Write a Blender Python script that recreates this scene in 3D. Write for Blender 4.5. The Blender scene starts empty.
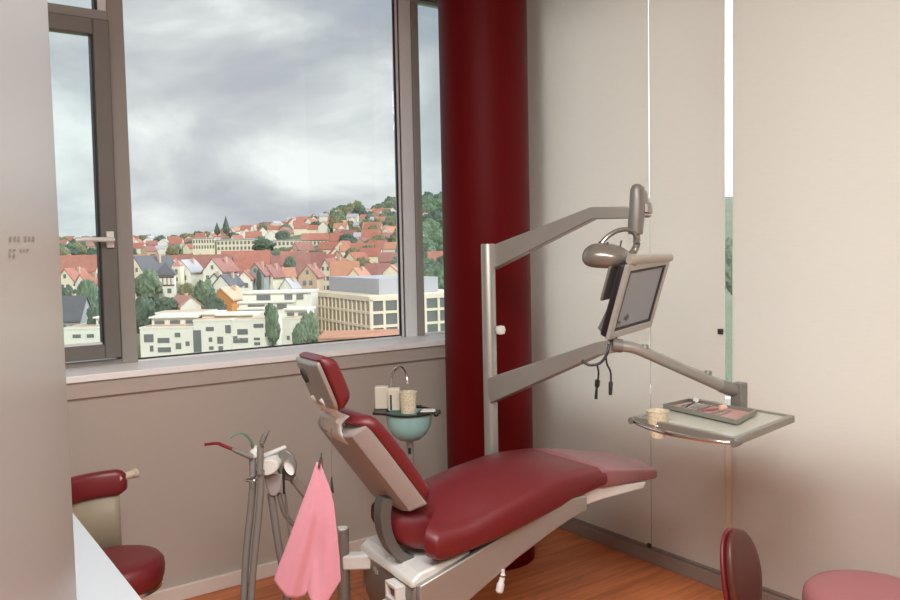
import bpy, bmesh, math, random
from mathutils import Vector as V, Matrix, noise
random.seed(7)
S = bpy.context.scene
COL = S.collection
PI = math.pi

# ------------------------------------------------------------------ camera
H = 1.5
F = 800.0
RM = Matrix(((0.81270679, 0.05114006, -0.58042430),
             (-0.58231545, 0.03640010, -0.81214762),
             (-0.02040578, 0.99802792, 0.05936226)))
CAM = V((0, 0, H))
def ray(x, y): return RM @ V(((x - 450) / F, -(y - 300) / F, -1.0))
FW = V((0.58042430, 0.81214762, 0)).normalized()      # horizontal forward
RW = V((FW.y, -FW.x, 0))                              # horizontal right
def at(x, y, D):
    v = ray(x, y)
    f3 = ray(450, 300)
    return CAM + v * (D / v.dot(f3))
def onz(x, y, z):
    v = ray(x, y); return CAM + v * ((z - H) / v.z)

# ------------------------------------------------------------------ helpers
ROOT = {}
def link(o):
    COL.objects.link(o); return o
def tag(o, label=None, cat=None, group=None, kind=None):
    if label: o['label'] = label
    if cat: o['category'] = cat
    if group: o['group'] = group
    if kind: o['kind'] = kind
    return o
def thing(name, label, cat, loc=(0, 0, 0), rz=0.0, group=None, kind=None):
    o = link(bpy.data.objects.new(name, None))
    o.empty_display_size = 0.05
    o.location = loc; o.rotation_euler = (0, 0, rz)
    ROOT[o] = Matrix.Translation(V(loc)) @ Matrix.Rotation(rz, 4, 'Z')
    return tag(o, label, cat, group, kind)
def build(bm, name, mat, parent=None, smooth=35, bevel=0.0, seg=2, world=True, sub=0, org=None):
    """one mesh object; verts given in world space (world=True) or in the root's own space"""
    bmesh.ops.recalc_face_normals(bm, faces=bm.faces[:])
    m = bpy.data.meshes.new(name)
    if parent is not None:
        if world: bm.transform(ROOT[parent].inverted())
    elif world:
        xs = [v.co for v in bm.verts]
        lo = V((min(c.x for c in xs), min(c.y for c in xs), min(c.z for c in xs)))
        hi = V((max(c.x for c in xs), max(c.y for c in xs), max(c.z for c in xs)))
        c = V(((lo.x + hi.x) / 2, (lo.y + hi.y) / 2, lo.z)) if org is None else V(org)
        bm.transform(Matrix.Translation(-c))
    bm.to_mesh(m); bm.free()
    for p in m.polygons: p.use_smooth = smooth > 0
    if smooth: m.set_sharp_from_angle(angle=math.radians(smooth))
    for k in (mat if isinstance(mat, (list, tuple)) else [mat]): m.materials.append(k)
    o = link(bpy.data.objects.new(name, m))
    if parent is not None:
        o.parent = parent; ROOT[o] = ROOT[parent]
    elif world:
        o.location = c; ROOT[o] = Matrix.Translation(c)
    else:
        ROOT[o] = Matrix.Identity(4)
    if bevel:
        b = o.modifiers.new('bevel', 'BEVEL'); b.width = bevel; b.segments = seg
        b.limit_method = 'ANGLE'; b.angle_limit = math.radians(40)
    if sub:
        s = o.modifiers.new('sub', 'SUBSURF'); s.levels = sub; s.render_levels = sub
    return o
def struct(o): o['kind'] = 'structure'; return o
def copy_tree(o, parent=None):
    c = o.copy(); COL.objects.link(c)
    if parent is not None: c.parent = parent
    for ch in list(o.children): copy_tree(ch, c)
    return c

def B(): return bmesh.new()
def box(bm, lo, hi, M=None):
    r = bmesh.ops.create_cube(bm, size=1)
    lo = V(lo); hi = V(hi)
    T = Matrix.Translation((lo + hi) / 2) @ Matrix.Diagonal((*(hi - lo), 1))
    if M is not None: T = M @ T
    bmesh.ops.transform(bm, matrix=T, verts=r['verts'])
    return r['verts']
def frame_of(d, up=V((0, 0, 1))):
    d = d.normalized()
    if abs(d.dot(up)) > .98: up = V((1, 0, 0))
    x = up.cross(d).normalized(); y = d.cross(x)
    return x, y
def tube(bm, pts, r, n=12, cap=True, up=V((0, 0, 1)), flat=1.0):
    """round (or flattened) tube through pts, r a number or a list"""
    pts = [V(p) for p in pts]
    k = len(pts)
    rr = r if isinstance(r, (list, tuple)) else [r] * k
    rings = []
    for i, p in enumerate(pts):
        d = (pts[min(i + 1, k - 1)] - pts[max(i - 1, 0)])
        x, y = frame_of(d, up)
        rings.append([bm.verts.new(p + (x * math.cos(a) * flat + y * math.sin(a)) * rr[i])
                      for a in [2 * PI * j / n for j in range(n)]])
    for a, b in zip(rings, rings[1:]):
        for j in range(n):
            bm.faces.new((a[j], a[(j + 1) % n], b[(j + 1) % n], b[j]))
    if cap:
        bm.faces.new(rings[0][::-1]); bm.faces.new(rings[-1])
def smooth_path(pts, n=8):
    """Catmull-Rom through pts"""
    pts = [V(p) for p in pts]
    P = [pts[0]] + pts + [pts[-1]]
    out = []
    for i in range(1, len(P) - 2):
        for j in range(n):
            t = j / n
            a, b, c, d = P[i - 1], P[i], P[i + 1], P[i + 2]
            out.append(.5 * ((2 * b) + (c - a) * t + (2 * a - 5 * b + 4 * c - d) * t * t + (3 * b - a - 3 * c + d) * t ** 3))
    out.append(pts[-1])
    return out
def lathe(bm, prof, c=(0, 0, 0), n=48, M=None):
    c = V(c); rings = []
    for (r, z) in prof:
        if r < 1e-6:
            rings.append([bm.verts.new(c + V((0, 0, z)))])
        else:
            rings.append([bm.verts.new(c + V((r * math.cos(2 * PI * j / n), r * math.sin(2 * PI * j / n), z))) for j in range(n)])
    for a, b in zip(rings, rings[1:]):
        for j in range(n):
            if len(a) == 1 and len(b) == 1: continue
            if len(a) == 1: bm.faces.new((a[0], b[(j + 1) % n], b[j]))
            elif len(b) == 1: bm.faces.new((a[j], a[(j + 1) % n], b[0]))
            else: bm.faces.new((a[j], a[(j + 1) % n], b[(j + 1) % n], b[j]))
    if M is not None:
        vs = [v for r in rings for v in r]
        bmesh.ops.transform(bm, matrix=M, verts=vs)
def prism(bm, poly, f0, f1):
    """poly of (a,b); f0/f1 map (a,b)->V for the two ends"""
    A = [bm.verts.new(f0(*p)) for p in poly]; Bv = [bm.verts.new(f1(*p)) for p in poly]
    n = len(poly)
    bm.faces.new(A[::-1]); bm.faces.new(Bv)
    for j in range(n): bm.faces.new((A[j], A[(j + 1) % n], Bv[(j + 1) % n], Bv[j]))
def bar_path(bm, pts, hs, wd):
    """mitred flat bar along pts lying in one upright plane, heights hs, thickness wd"""
    pts = [V(p) for p in pts]; side = (pts[-1] - pts[0]).cross(V((0, 0, 1))).normalized()
    rings = []
    for i, p in enumerate(pts):
        d = V((0, 0, 0))
        if i > 0: d += (p - pts[i - 1]).normalized()
        if i < len(pts) - 1: d += (pts[i + 1] - p).normalized()
        up = side.cross(d.normalized()).normalized()
        rings.append([bm.verts.new(p + side * sx * wd / 2 + up * sy * hs[i] / 2) for sx, sy in ((-1, -1), (1, -1), (1, 1), (-1, 1))])
    bm.faces.new(rings[0][::-1]); bm.faces.new(rings[-1])
    for a, c in zip(rings, rings[1:]):
        for j in range(4): bm.faces.new((a[j], a[(j + 1) % 4], c[(j + 1) % 4], c[j]))
def bar(bm, a, b, ha, hb, wd):
    """flat bar a->b, heights ha/hb (vertical), width wd (horizontal)"""
    a = V(a); b = V(b); d = (b - a).normalized()
    side = d.cross(V((0, 0, 1))).normalized(); up = side.cross(d)
    vs = []
    for p, h in ((a, ha), (b, hb)):
        vs.append([bm.verts.new(p + side * sx * wd / 2 + up * sy * h / 2) for sx, sy in ((-1, -1), (1, -1), (1, 1), (-1, 1))])
    A, C = vs
    bm.faces.new(A[::-1]); bm.faces.new(C)
    for j in range(4): bm.faces.new((A[j], A[(j + 1) % 4], C[(j + 1) % 4], C[j]))
def quadgrid(bm, rows):
    vs = [[bm.verts.new(p) for p in r] for r in rows]
    for a, b in zip(vs, vs[1:]):
        for j in range(len(a) - 1): bm.faces.new((a[j], a[j + 1], b[j + 1], b[j]))
    return vs

# ------------------------------------------------------------------ materials
def srgb(r, g, b):
    f = lambda c: (c / 255 / 12.92) if c <= 10 else ((c / 255 + .055) / 1.055) ** 2.4
    return (f(r), f(g), f(b), 1)
def mat(name, col, rough=.5, metal=0.0, spec=.5, coat=0.0, noise_amt=0.0, nscale=8.0, bump=0.0, bscale=60.0, sheen=0.0, coat_rough=.2):
    m = bpy.data.materials.new(name); m.use_nodes = True
    nt = m.node_tree; N = nt.nodes; L = nt.links
    p = N['Principled BSDF']
    p.inputs['Base Color'].default_value = col
    p.inputs['Roughness'].default_value = rough
    p.inputs['Metallic'].default_value = metal
    p.inputs['Specular IOR Level'].default_value = spec
    p.inputs['Coat Weight'].default_value = coat
    p.inputs['Coat Roughness'].default_value = coat_rough
    if sheen: p.inputs['Sheen Weight'].default_value = sheen
    tc = N.new('ShaderNodeTexCoord')
    if noise_amt:
        nz = N.new('ShaderNodeTexNoise'); nz.inputs['Scale'].default_value = nscale; nz.inputs['Detail'].default_value = 5
        L.new(tc.outputs['Object'], nz.inputs['Vector'])
        mx = N.new('ShaderNodeMix'); mx.data_type = 'RGBA'
        k = noise_amt
        mx.inputs['A'].default_value = (*[c * (1 - k) for c in col[:3]], 1)
        mx.inputs['B'].default_value = (*[min(1, c * (1 + k)) for c in col[:3]], 1)
        L.new(nz.outputs['Fac'], mx.inputs['Factor']); L.new(mx.outputs['Result'], p.inputs['Base Color'])
    if bump:
        nb = N.new('ShaderNodeTexNoise'); nb.inputs['Scale'].default_value = bscale; nb.inputs['Detail'].default_value = 3
        L.new(tc.outputs['Object'], nb.inputs['Vector'])
        bp = N.new('ShaderNodeBump'); bp.inputs['Strength'].default_value = bump; bp.inputs['Distance'].default_value = .002
        L.new(nb.outputs['Fac'], bp.inputs['Height']); L.new(bp.outputs['Normal'], p.inputs['Normal'])
    return m
M = {}
M['wall'] = mat('wall_paint', (.47, .42, .375, 1), .7, noise_amt=.03, nscale=2, bump=.05, bscale=120)
M['ceil'] = mat('ceiling_paint', (.85, .83, .8, 1), .8, noise_amt=.02)
M['sill'] = mat('white_sill', (.95, .955, .955, 1), .35, noise_amt=.02)
M['trim'] = mat('sill_panel', (.49, .435, .39, 1), .5, noise_amt=.02)
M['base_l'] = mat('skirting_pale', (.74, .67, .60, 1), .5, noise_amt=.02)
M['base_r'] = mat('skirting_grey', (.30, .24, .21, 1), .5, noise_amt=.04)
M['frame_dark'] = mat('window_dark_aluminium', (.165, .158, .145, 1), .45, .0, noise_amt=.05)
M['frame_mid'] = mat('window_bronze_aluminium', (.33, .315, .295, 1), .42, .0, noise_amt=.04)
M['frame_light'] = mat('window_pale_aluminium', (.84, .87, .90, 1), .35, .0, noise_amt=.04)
M['gasket'] = mat('black_gasket', (.02, .02, .022, 1), .5)
M['column'] = mat('red_lacquer', (.115, .0006, .0018, 1), .5, spec=.15, noise_amt=.05, nscale=3, bump=.06, bscale=90)
M['leather'] = mat('burgundy_leatherette', (.165, .0075, .013, 1), .44, spec=.5, coat=.55, coat_rough=.5, noise_amt=.06, nscale=10, bump=.08, bscale=180)
M['leather_pale'] = mat('burgundy_leatherette_sheen', (.34, .145, .16, 1), .42, spec=.5, coat=.5, coat_rough=.5, noise_amt=.04, nscale=10, bump=.08, bscale=180)  # paled so the leg rest's reflected sheen sits in the colour
M['leather_rose'] = mat('rose_leatherette', (.40, .15, .16, 1), .5, spec=.4, noise_amt=.04, nscale=10, bump=.08, bscale=180)
M['leather_shaded'] = mat('shaded_red_leather', (.095, .028, .018, 1), .4, spec=.5, noise_amt=.06, nscale=6)  # brown tone puts the shade on red leather into the colour
M['silver'] = mat('silver_paint', (.41, .405, .375, 1), .38, .5, noise_amt=.03, nscale=20)
M['silver_dk'] = mat('grey_paint', (.26, .255, .235, 1), .42, .4, noise_amt=.03, nscale=20)
M['silver_lt'] = mat('pale_silver_paint', (.84, .85, .82, 1), .3, .1, noise_amt=.03, nscale=20)
M['chrome'] = mat('chrome', (.75, .74, .72, 1), .14, 1.0, noise_amt=.02)
M['steel'] = mat('brushed_steel', (.55, .54, .52, 1), .28, 1.0, noise_amt=.04)
M['white_pl'] = mat('white_plastic', (.80, .80, .77, 1), .3, noise_amt=.02)
M['pink_pl'] = mat('pinkish_grey_plastic', (.385, .345, .325, 1), .4, noise_amt=.02)
M['strut'] = mat('dark_grey_paint', (.15, .145, .135, 1), .42, .3, noise_amt=.03)
M['hose'] = mat('grey_hose', (.24, .225, .205, 1), .5, noise_amt=.06, nscale=30)
M['black'] = mat('black_plastic', (.016, .016, .017, 1), .4, noise_amt=.05)
M['rubber'] = mat('dark_rubber', (.05, .048, .046, 1), .6, noise_amt=.05)
M['green_pl'] = mat('green_plastic', (.14, .27, .17, 1), .4, noise_amt=.05)
M['red_pl'] = mat('dark_red_plastic', (.22, .012, .016, 1), .35, noise_amt=.05)
M['towel'] = mat('pink_cloth', (.80, .36, .44, 1), .9, spec=.2, noise_amt=.05, nscale=40, bump=.25, bscale=400, sheen=.2)
M['cream'] = mat('cream_card', (.74, .69, .57, 1), .6, noise_amt=.04, nscale=30)
M['beige_pl'] = mat('beige_plastic', (.62, .55, .42, 1), .5, noise_amt=.03)
M['beige_panel'] = mat('beige_support', (.31, .26, .18, 1), .5, noise_amt=.04)
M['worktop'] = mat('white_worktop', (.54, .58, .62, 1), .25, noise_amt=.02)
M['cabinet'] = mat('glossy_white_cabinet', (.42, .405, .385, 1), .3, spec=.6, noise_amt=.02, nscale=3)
M['lettering'] = mat('faded_grey_lettering', (.26, .24, .2, 1), .5)
M['lamp_sh'] = mat('taupe_gloss', (.27, .25, .22, 1), .22, .35, coat=.3, noise_amt=.03)
M['lamp_rod'] = mat('beige_grip', (.46, .42, .35, 1), .35, .1, noise_amt=.03)
M['screen_frame'] = mat('monitor_silver', (.50, .50, .48, 1), .38, .3, noise_amt=.02)
M['tray'] = mat('tray_metal', (.33, .33, .285, 1), .35, .4, noise_amt=.03)
M['liner'] = mat('pink_paper', (.60, .36, .34, 1), .8, noise_amt=.05)
M['cotton'] = mat('white_cotton', (.86, .8, .75, 1), .9, noise_amt=.03)
M['cotton_pink'] = mat('salmon_cotton', (.86, .55, .47, 1), .9, noise_amt=.03)

def glass_mat(name, tint, refl=.06, power=3.0, rough=0.0):
    m = bpy.data.materials.new(name); m.use_nodes = True
    nt = m.node_tree; N = nt.nodes; L = nt.links
    N.remove(N['Principled BSDF']); out = N['Material Output']
    t = N.new('ShaderNodeBsdfTransparent'); t.inputs['Color'].default_value = (*tint, 1)
    g = N.new('ShaderNodeBsdfGlossy'); g.inputs['Roughness'].default_value = rough
    lw = N.new('ShaderNodeFresnel'); lw.inputs['IOR'].default_value = 1.45
    mx = N.new('ShaderNodeMixShader')
    L.new(lw.outputs['Fac'], mx.inputs['Fac']); L.new(t.outputs[0], mx.inputs[1]); L.new(g.outputs[0], mx.inputs[2])
    L.new(mx.outputs[0], out.inputs['Surface'])
    return m
M['glass'] = glass_mat('window_glass', (.93, .955, .955))
M['glass_teal'] = glass_mat('sash_glass', (.90, .95, .95))


def teal_bowl():
    m = bpy.data.materials.new('teal_bowl_glass'); m.use_nodes = True
    p = m.node_tree.nodes['Principled BSDF']
    p.inputs['Base Color'].default_value = (.55, .88, .85, 1)
    p.inputs['Transmission Weight'].default_value = .35
    p.inputs['Roughness'].default_value = .18
    return m
M['bowl'] = teal_bowl()

def floor_mat():
    m = bpy.data.materials.new('laminate_floor'); m.use_nodes = True
    nt = m.node_tree; N = nt.nodes; L = nt.links; p = N['Principled BSDF']
    tc = N.new('ShaderNodeTexCoord')
    mp = N.new('ShaderNodeMapping'); mp.inputs['Rotation'].default_value = (0, 0, math.radians(0))
    L.new(tc.outputs['Object'], mp.inputs['Vector'])
    bk = N.new('ShaderNodeTexBrick'); bk.offset = .4
    bk.inputs['Scale'].default_value = 1
    bk.inputs['Brick Width'].default_value = 1.3; bk.inputs['Row Height'].default_value = .19
    bk.inputs['Mortar Size'].default_value = .0012; bk.inputs['Mortar Smooth'].default_value = .3
    bk.inputs['Color1'].default_value = (.56, .19, .078, 1); bk.inputs['Color2'].default_value = (.64, .225, .095, 1)
    bk.inputs['Mortar'].default_value = (.24, .08, .035, 1)
    L.new(mp.outputs['Vector'], bk.inputs['Vector'])
    m2 = N.new('ShaderNodeMapping'); m2.inputs['Scale'].default_value = (1.2, 14, 1)
    L.new(tc.outputs['Object'], m2.inputs['Vector'])
    nz = N.new('ShaderNodeTexNoise'); nz.inputs['Scale'].default_value = 2.2; nz.inputs['Detail'].default_value = 8; nz.inputs['Distortion'].default_value = .6
    L.new(m2.outputs['Vector'], nz.inputs['Vector'])
    cr = N.new('ShaderNodeValToRGB')
    cr.color_ramp.elements[0].position = .3; cr.color_ramp.elements[0].color = (.72, .68, .64, 1)
    cr.color_ramp.elements[1].position = .72; cr.color_ramp.elements[1].color = (1.22, 1.2, 1.15, 1)
    L.new(nz.outputs['Fac'], cr.inputs['Fac'])
    mx = N.new('ShaderNodeMix'); mx.data_type = 'RGBA'; mx.blend_type = 'MULTIPLY'; mx.inputs['Factor'].default_value = 1
    L.new(bk.outputs['Color'], mx.inputs['A']); L.new(cr.outputs['Color'], mx.inputs['B'])
    L.new(mx.outputs['Result'], p.inputs['Base Color'])
    p.inputs['Roughness'].default_value = .38; p.inputs['Specular IOR Level'].default_value = .35
    return m
M['floor'] = floor_mat()

def fabric_mat():
    m = bpy.data.materials.new('blind_fabric'); m.use_nodes = True
    nt = m.node_tree; N = nt.nodes; L = nt.links
    N.remove(N['Principled BSDF']); out = N['Material Output']
    tc = N.new('ShaderNodeTexCoord')
    wv = N.new('ShaderNodeTexNoise'); wv.inputs['Scale'].default_value = 5; wv.inputs['Detail'].default_value = 4
    mp = N.new('ShaderNodeMapping'); mp.inputs['Scale'].default_value = (1, 3, 40)
    L.new(tc.outputs['Object'], mp.inputs['Vector']); L.new(mp.outputs['Vector'], wv.inputs['Vector'])
    mx = N.new('ShaderNodeMix'); mx.data_type = 'RGBA'
    mx.inputs['A'].default_value = (.83, .80, .75, 1); mx.inputs['B'].default_value = (.88, .855, .80, 1)
    L.new(wv.outputs['Fac'], mx.inputs['Factor'])
    d = N.new('ShaderNodeBsdfDiffuse'); t = N.new('ShaderNodeBsdfTranslucent')
    L.new(mx.outputs['Result'], d.inputs['Color']); L.new(mx.outputs['Result'], t.inputs['Color'])
    ms = N.new('ShaderNodeMixShader'); ms.inputs['Fac'].default_value = .45
    L.new(d.outputs[0], ms.inputs[1]); L.new(t.outputs[0], ms.inputs[2]); L.new(ms.outputs[0], out.inputs['Surface'])
    return m
M['fabric'] = fabric_mat()

def cup_mat():
    m = mat('speckled_cup', (.78, .72, .55, 1), .5)
    nt = m.node_tree; N = nt.nodes; L = nt.links; p = N['Principled BSDF']
    tc = N.new('ShaderNodeTexCoord')
    vo = N.new('ShaderNodeTexVoronoi'); vo.inputs['Scale'].default_value = 130
    L.new(tc.outputs['Object'], vo.inputs['Vector'])
    cr = N.new('ShaderNodeValToRGB'); cr.color_ramp.elements[0].position = .28; cr.color_ramp.elements[0].color = (.58, .48, .31, 1)
    cr.color_ramp.elements[1].position = .42; cr.color_ramp.elements[1].color = (.78, .72, .54, 1)
    L.new(vo.outputs['Distance'], cr.inputs['Fac']); L.new(cr.outputs['Color'], p.inputs['Base Color'])
    return m
M['cup'] = cup_mat()
def screen_mat():
    m = mat('grey_screen', (.17, .17, .17, 1), .12, spec=.6)
    p = m.node_tree.nodes['Principled BSDF']
    p.inputs['Emission Color'].default_value = (.30, .29, .30, 1); p.inputs['Emission Strength'].default_value = .22
    return m
M['screen'] = screen_mat()
M['glass_tray'] = mat('frosted_tray_glass', (.60, .62, .54, 1), .22, spec=.5, noise_amt=.02)
M['icon'] = mat('dark_icon', (.05, .05, .05, 1), .3)
# exterior: roof and foliage colours paled to stand in for haze
def ext(name, c, **k): return mat(name, c, .85, spec=.15, **k)
M['x_white'] = ext('white_render', (.80, .78, .70, 1), noise_amt=.05, nscale=.4)
M['x_cream'] = ext('cream_render', (.80, .73, .58, 1), noise_amt=.06, nscale=.4)
M['x_grey'] = ext('grey_render', (.38, .38, .39, 1), noise_amt=.06, nscale=.4)
M['x_tan'] = ext('tan_render', (.55, .41, .30, 1), noise_amt=.06, nscale=.4)
M['x_orange'] = ext('orange_render', (.55, .25, .09, 1), noise_amt=.06, nscale=.4)
M['x_grid'] = ext('pale_stone_grid', (.82, .72, .58, 1), noise_amt=.04, nscale=.4)
M['x_red'] = ext('red_tiles', (.43, .185, .145, 1), noise_amt=.25, nscale=.6)
M['x_maroon'] = ext('maroon_tiles', (.33, .165, .145, 1), noise_amt=.25, nscale=.6)
M['x_orange_roof'] = ext('orange_tiles', (.50, .26, .18, 1), noise_amt=.2, nscale=.6)
M['x_dark'] = ext('slate_roof', (.14, .14, .155, 1), noise_amt=.2, nscale=.6)
M['x_greyroof'] = ext('grey_metal_roof', (.44, .44, .48, 1), noise_amt=.08, nscale=.3)
M['x_pinkroof'] = ext('faded_pink_tiles', (.50, .28, .24, 1), noise_amt=.15, nscale=.6)
M['x_flat'] = ext('terrace_gravel', (.60, .47, .36, 1), noise_amt=.2, nscale=.5)
M['x_win'] = mat('dark_window', (.17, .18, .18, 1), .25, noise_amt=.3, nscale=.5)
M['x_winbrown'] = mat('brown_window', (.34, .28, .20, 1), .3, noise_amt=.35, nscale=.4)
M['x_timber'] = ext('dark_timber', (.16, .09, .075, 1), noise_amt=.1)
M['x_ground'] = ext('meadow_and_gardens', (.15, .185, .115, 1), noise_amt=.45, nscale=.05)
def leaf(name, a, b):
    m = ext(name, a)
    nt = m.node_tree; N = nt.nodes; L = nt.links; p = N['Principled BSDF']
    tc = N.new('ShaderNodeTexCoord'); nz = N.new('ShaderNodeTexNoise'); nz.inputs['Scale'].default_value = 3.2; nz.inputs['Detail'].default_value = 8
    L.new(tc.outputs['Object'], nz.inputs['Vector'])
    cr = N.new('ShaderNodeValToRGB'); cr.color_ramp.elements[0].position = .35; cr.color_ramp.elements[0].color = a
    cr.color_ramp.elements[1].position = .65; cr.color_ramp.elements[1].color = b
    L.new(nz.outputs['Fac'], cr.inputs['Fac']); L.new(cr.outputs['Color'], p.inputs['Base Color'])
    return m
M['leaf_a'] = leaf('foliage_mid', (.095, .145, .10, 1), (.20, .255, .165, 1))
M['leaf_b'] = leaf('foliage_dark', (.065, .10, .08, 1), (.135, .175, .13, 1))
M['leaf_c'] = leaf('foliage_olive', (.13, .145, .08, 1), (.25, .235, .14, 1))
M['bark'] = ext('bark', (.12, .085, .06, 1))

# ------------------------------------------------------------------ world + camera
def make_world():
    w = bpy.data.worlds.new('overcast_sky'); S.world = w; w.use_nodes = True
    nt = w.node_tree; N = nt.nodes; L = nt.links; bg = N['Background']
    tc = N.new('ShaderNodeTexCoord')
    mp = N.new('ShaderNodeMapping'); mp.inputs['Scale'].default_value = (1.0, 1.0, 2.3); mp.inputs['Location'].default_value = (.35, .2, .0)
    L.new(tc.outputs['Generated'], mp.inputs['Vector'])
    n1 = N.new('ShaderNodeTexNoise'); n1.inputs['Scale'].default_value = 3.0; n1.inputs['Detail'].default_value = 7; n1.inputs['Roughness'].default_value = .52; n1.inputs['Distortion'].default_value = .35
    L.new(mp.outputs['Vector'], n1.inputs['Vector'])
    cr = N.new('ShaderNodeValToRGB'); e = cr.color_ramp.elements
    e[0].position = .34; e[0].color = (.36, .40, .46, 1)
    e[1].position = .66; e[1].color = (.86, .87, .85, 1)
    k = e.new(.47); k.color = (.46, .475, .51, 1)
    k = e.new(.56); k.color = (.60, .61, .62, 1)
    L.new(n1.outputs['Fac'], cr.inputs['Fac'])
    L.new(cr.outputs['Color'], bg.inputs['Color'])
    # sky brightness raised towards the east to backlight the fabric panels
    dt = N.new('ShaderNodeVectorMath'); dt.operation = 'DOT_PRODUCT'; dt.inputs[1].default_value = (.97, -.05, .22)
    L.new(tc.outputs['Generated'], dt.inputs[0])
    mr = N.new('ShaderNodeMapRange'); mr.interpolation_type = 'SMOOTHSTEP'
    mr.inputs['From Min'].default_value = .62; mr.inputs['From Max'].default_value = .98
    mr.inputs['To Min'].default_value = 1.28; mr.inputs['To Max'].default_value = 14.0
    L.new(dt.outputs['Value'], mr.inputs['Value']); L.new(mr.outputs['Result'], bg.inputs['Strength'])
make_world()
cam = bpy.data.cameras.new('camera'); co = link(bpy.data.objects.new('camera', cam))
cam.sensor_fit = 'HORIZONTAL'; cam.sensor_width = 36; cam.lens = 36 * F / 900
cam.clip_start = .02; cam.clip_end = 5000
co.matrix_world = Matrix.Translation(CAM) @ RM.to_4x4()
S.camera = co
S.view_settings.view_transform = 'Standard'; S.view_settings.look = 'None'
S.view_settings.gamma = 1; S.view_settings.exposure = 0.0; S.view_settings.use_curve_mapping = False

# ------------------------------------------------------------------ lights
def area(name, loc, size, sy, power, col, rot=(0, 0, 0)):
    l = bpy.data.lights.new(name, 'AREA'); l.shape = 'RECTANGLE'; l.size = size; l.size_y = sy; l.energy = power; l.color = col
    o = link(bpy.data.objects.new(name, l)); o.location = loc; o.rotation_euler = rot
    return o
area('added_ceiling_fill', (.25, .9, 2.96), 1.2, 1.2, 70, (1, .99, .965))  # both: unseen fill added at the ceiling to brighten the room
area('added_ceiling_fill', (.25, -.7, 2.96), 1.2, 1.2, 70, (1, .99, .965))
sun = bpy.data.lights.new('sun', 'SUN'); sun.energy = 2.8; sun.angle = .12; sun.color = (1, .95, .86)
so = link(bpy.data.objects.new('sun', sun)); so.location = (0, -20, 60)
so.rotation_euler = V((.34, .80, -.50)).to_track_quat('-Z', 'Y').to_euler()

# ================================================================== ROOM
YW, XR, ZC = 3.49, 2.95, 3.0
def slab(name, lo, hi, m, bevel=0, parent=None):
    b = B(); box(b, lo, hi); return build(b, name, m, parent, bevel=bevel)
struct(slab('floor', (-1.7, -1.8, -.12), (3.45, 3.95, 0), M['floor']))
struct(slab('ceiling', (-1.7, -1.8, ZC), (3.45, 3.95, ZC + .15), M['ceil']))
struct(slab('wall_left', (-1.7, -1.8, 0), (-1.55, 3.95, ZC), M['wall']))
struct(slab('wall_back', (-1.55, -1.8, 0), (3.45, -1.65, ZC), M['wall']))
# window wall: parapet + solid part on the left + head, one mesh
b = B()
box(b, (-1.55, YW + .015, 0), (XR + .45, YW + .42, 1.006))
box(b, (-1.55, YW + .015, 1.006), (-.22, YW + .42, ZC))
box(b, (-.22, YW + .015, 2.925), (XR + .45, YW + .42, ZC))
box(b, (XR - .03, YW + .015, 1.006), (XR + .45, YW + .42, 2.925))
struct(build(b, 'wall_far', M['wall'], smooth=0))
# right wall: parapet, solid part near the viewer, head
b = B()
box(b, (XR + .26, -1.65, 0), (XR + .45, YW + .015, .74))
box(b, (XR + .10, -1.65, 0), (XR + .45, .72, ZC))
box(b, (XR + .26, .72, 2.90), (XR + .45, YW + .015, ZC))
box(b, (XR + .10, 3.2, .0), (XR + .45, YW + .015, 2.90))
struct(build(b, 'wall_right', M['wall'], smooth=0))
# sill with its front panel
t1 = struct(slab('trim_1', (-.3, YW - .012, 1.006), (XR - .02, YW + .40, 1.034), M['sill'], bevel=.003))
struct(slab('trim_2', (-.3, YW, .94), (XR - .02, YW + .02, 1.006), M['trim']))
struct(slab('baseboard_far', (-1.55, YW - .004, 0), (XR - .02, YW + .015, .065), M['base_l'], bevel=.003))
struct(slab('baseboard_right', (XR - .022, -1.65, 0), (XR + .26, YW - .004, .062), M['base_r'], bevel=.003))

# ---- window 1: big fixed pane
yg = YW + .29
w1 = thing('window_1', 'large fixed window pane overlooking the town', 'window', (1.65, yg, 1.034), kind='structure')
WH = 2.925
def part(o, name, m, lo, hi, bev=0):
    q = B(); box(q, lo, hi); return build(q, name, m, o, smooth=0 if not bev else 35, bevel=bev)
part(w1, 'frame', M['frame_mid'], (.872, yg - .032, 1.034), (.940, yg + .05, WH), .003)
part(w1, 'bottom_rail', M['frame_light'], (.943, yg - .015, 1.034), (2.352, yg + .03, 1.042), .001)
part(w1, 'gasket', M['gasket'], (.943, yg - .004, 1.042), (2.352, yg + .012, 1.048))
part(w1, 'top_rail', M['frame_dark'], (.943, yg - .02, 2.90), (2.352, yg + .03, WH))
part(w1, 'pane', M['glass'], (.943, yg + .002, 1.046), (2.352, yg + .008, 2.905))
part(w1, 'gasket', M['gasket'], (2.355, yg - .004, 1.040), (2.366, yg + .012, WH))
part(w1, 'glazing_bead', M['frame_light'], (2.364, yg - .010, 1.036), (2.376, yg + .01, WH))
part(w1, 'gasket', M['rubber'], (2.376, yg - .008, 1.036), (2.388, yg + .01, WH))
part(w1, 'mullion', M['frame_light'], (2.386, yg - .020, 1.034), (2.460, yg + .05, WH), .004)
part(w1, 'mullion', M['frame_mid'], (2.460, yg - .030, 1.034), (2.503, yg + .05, WH), .003)
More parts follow.
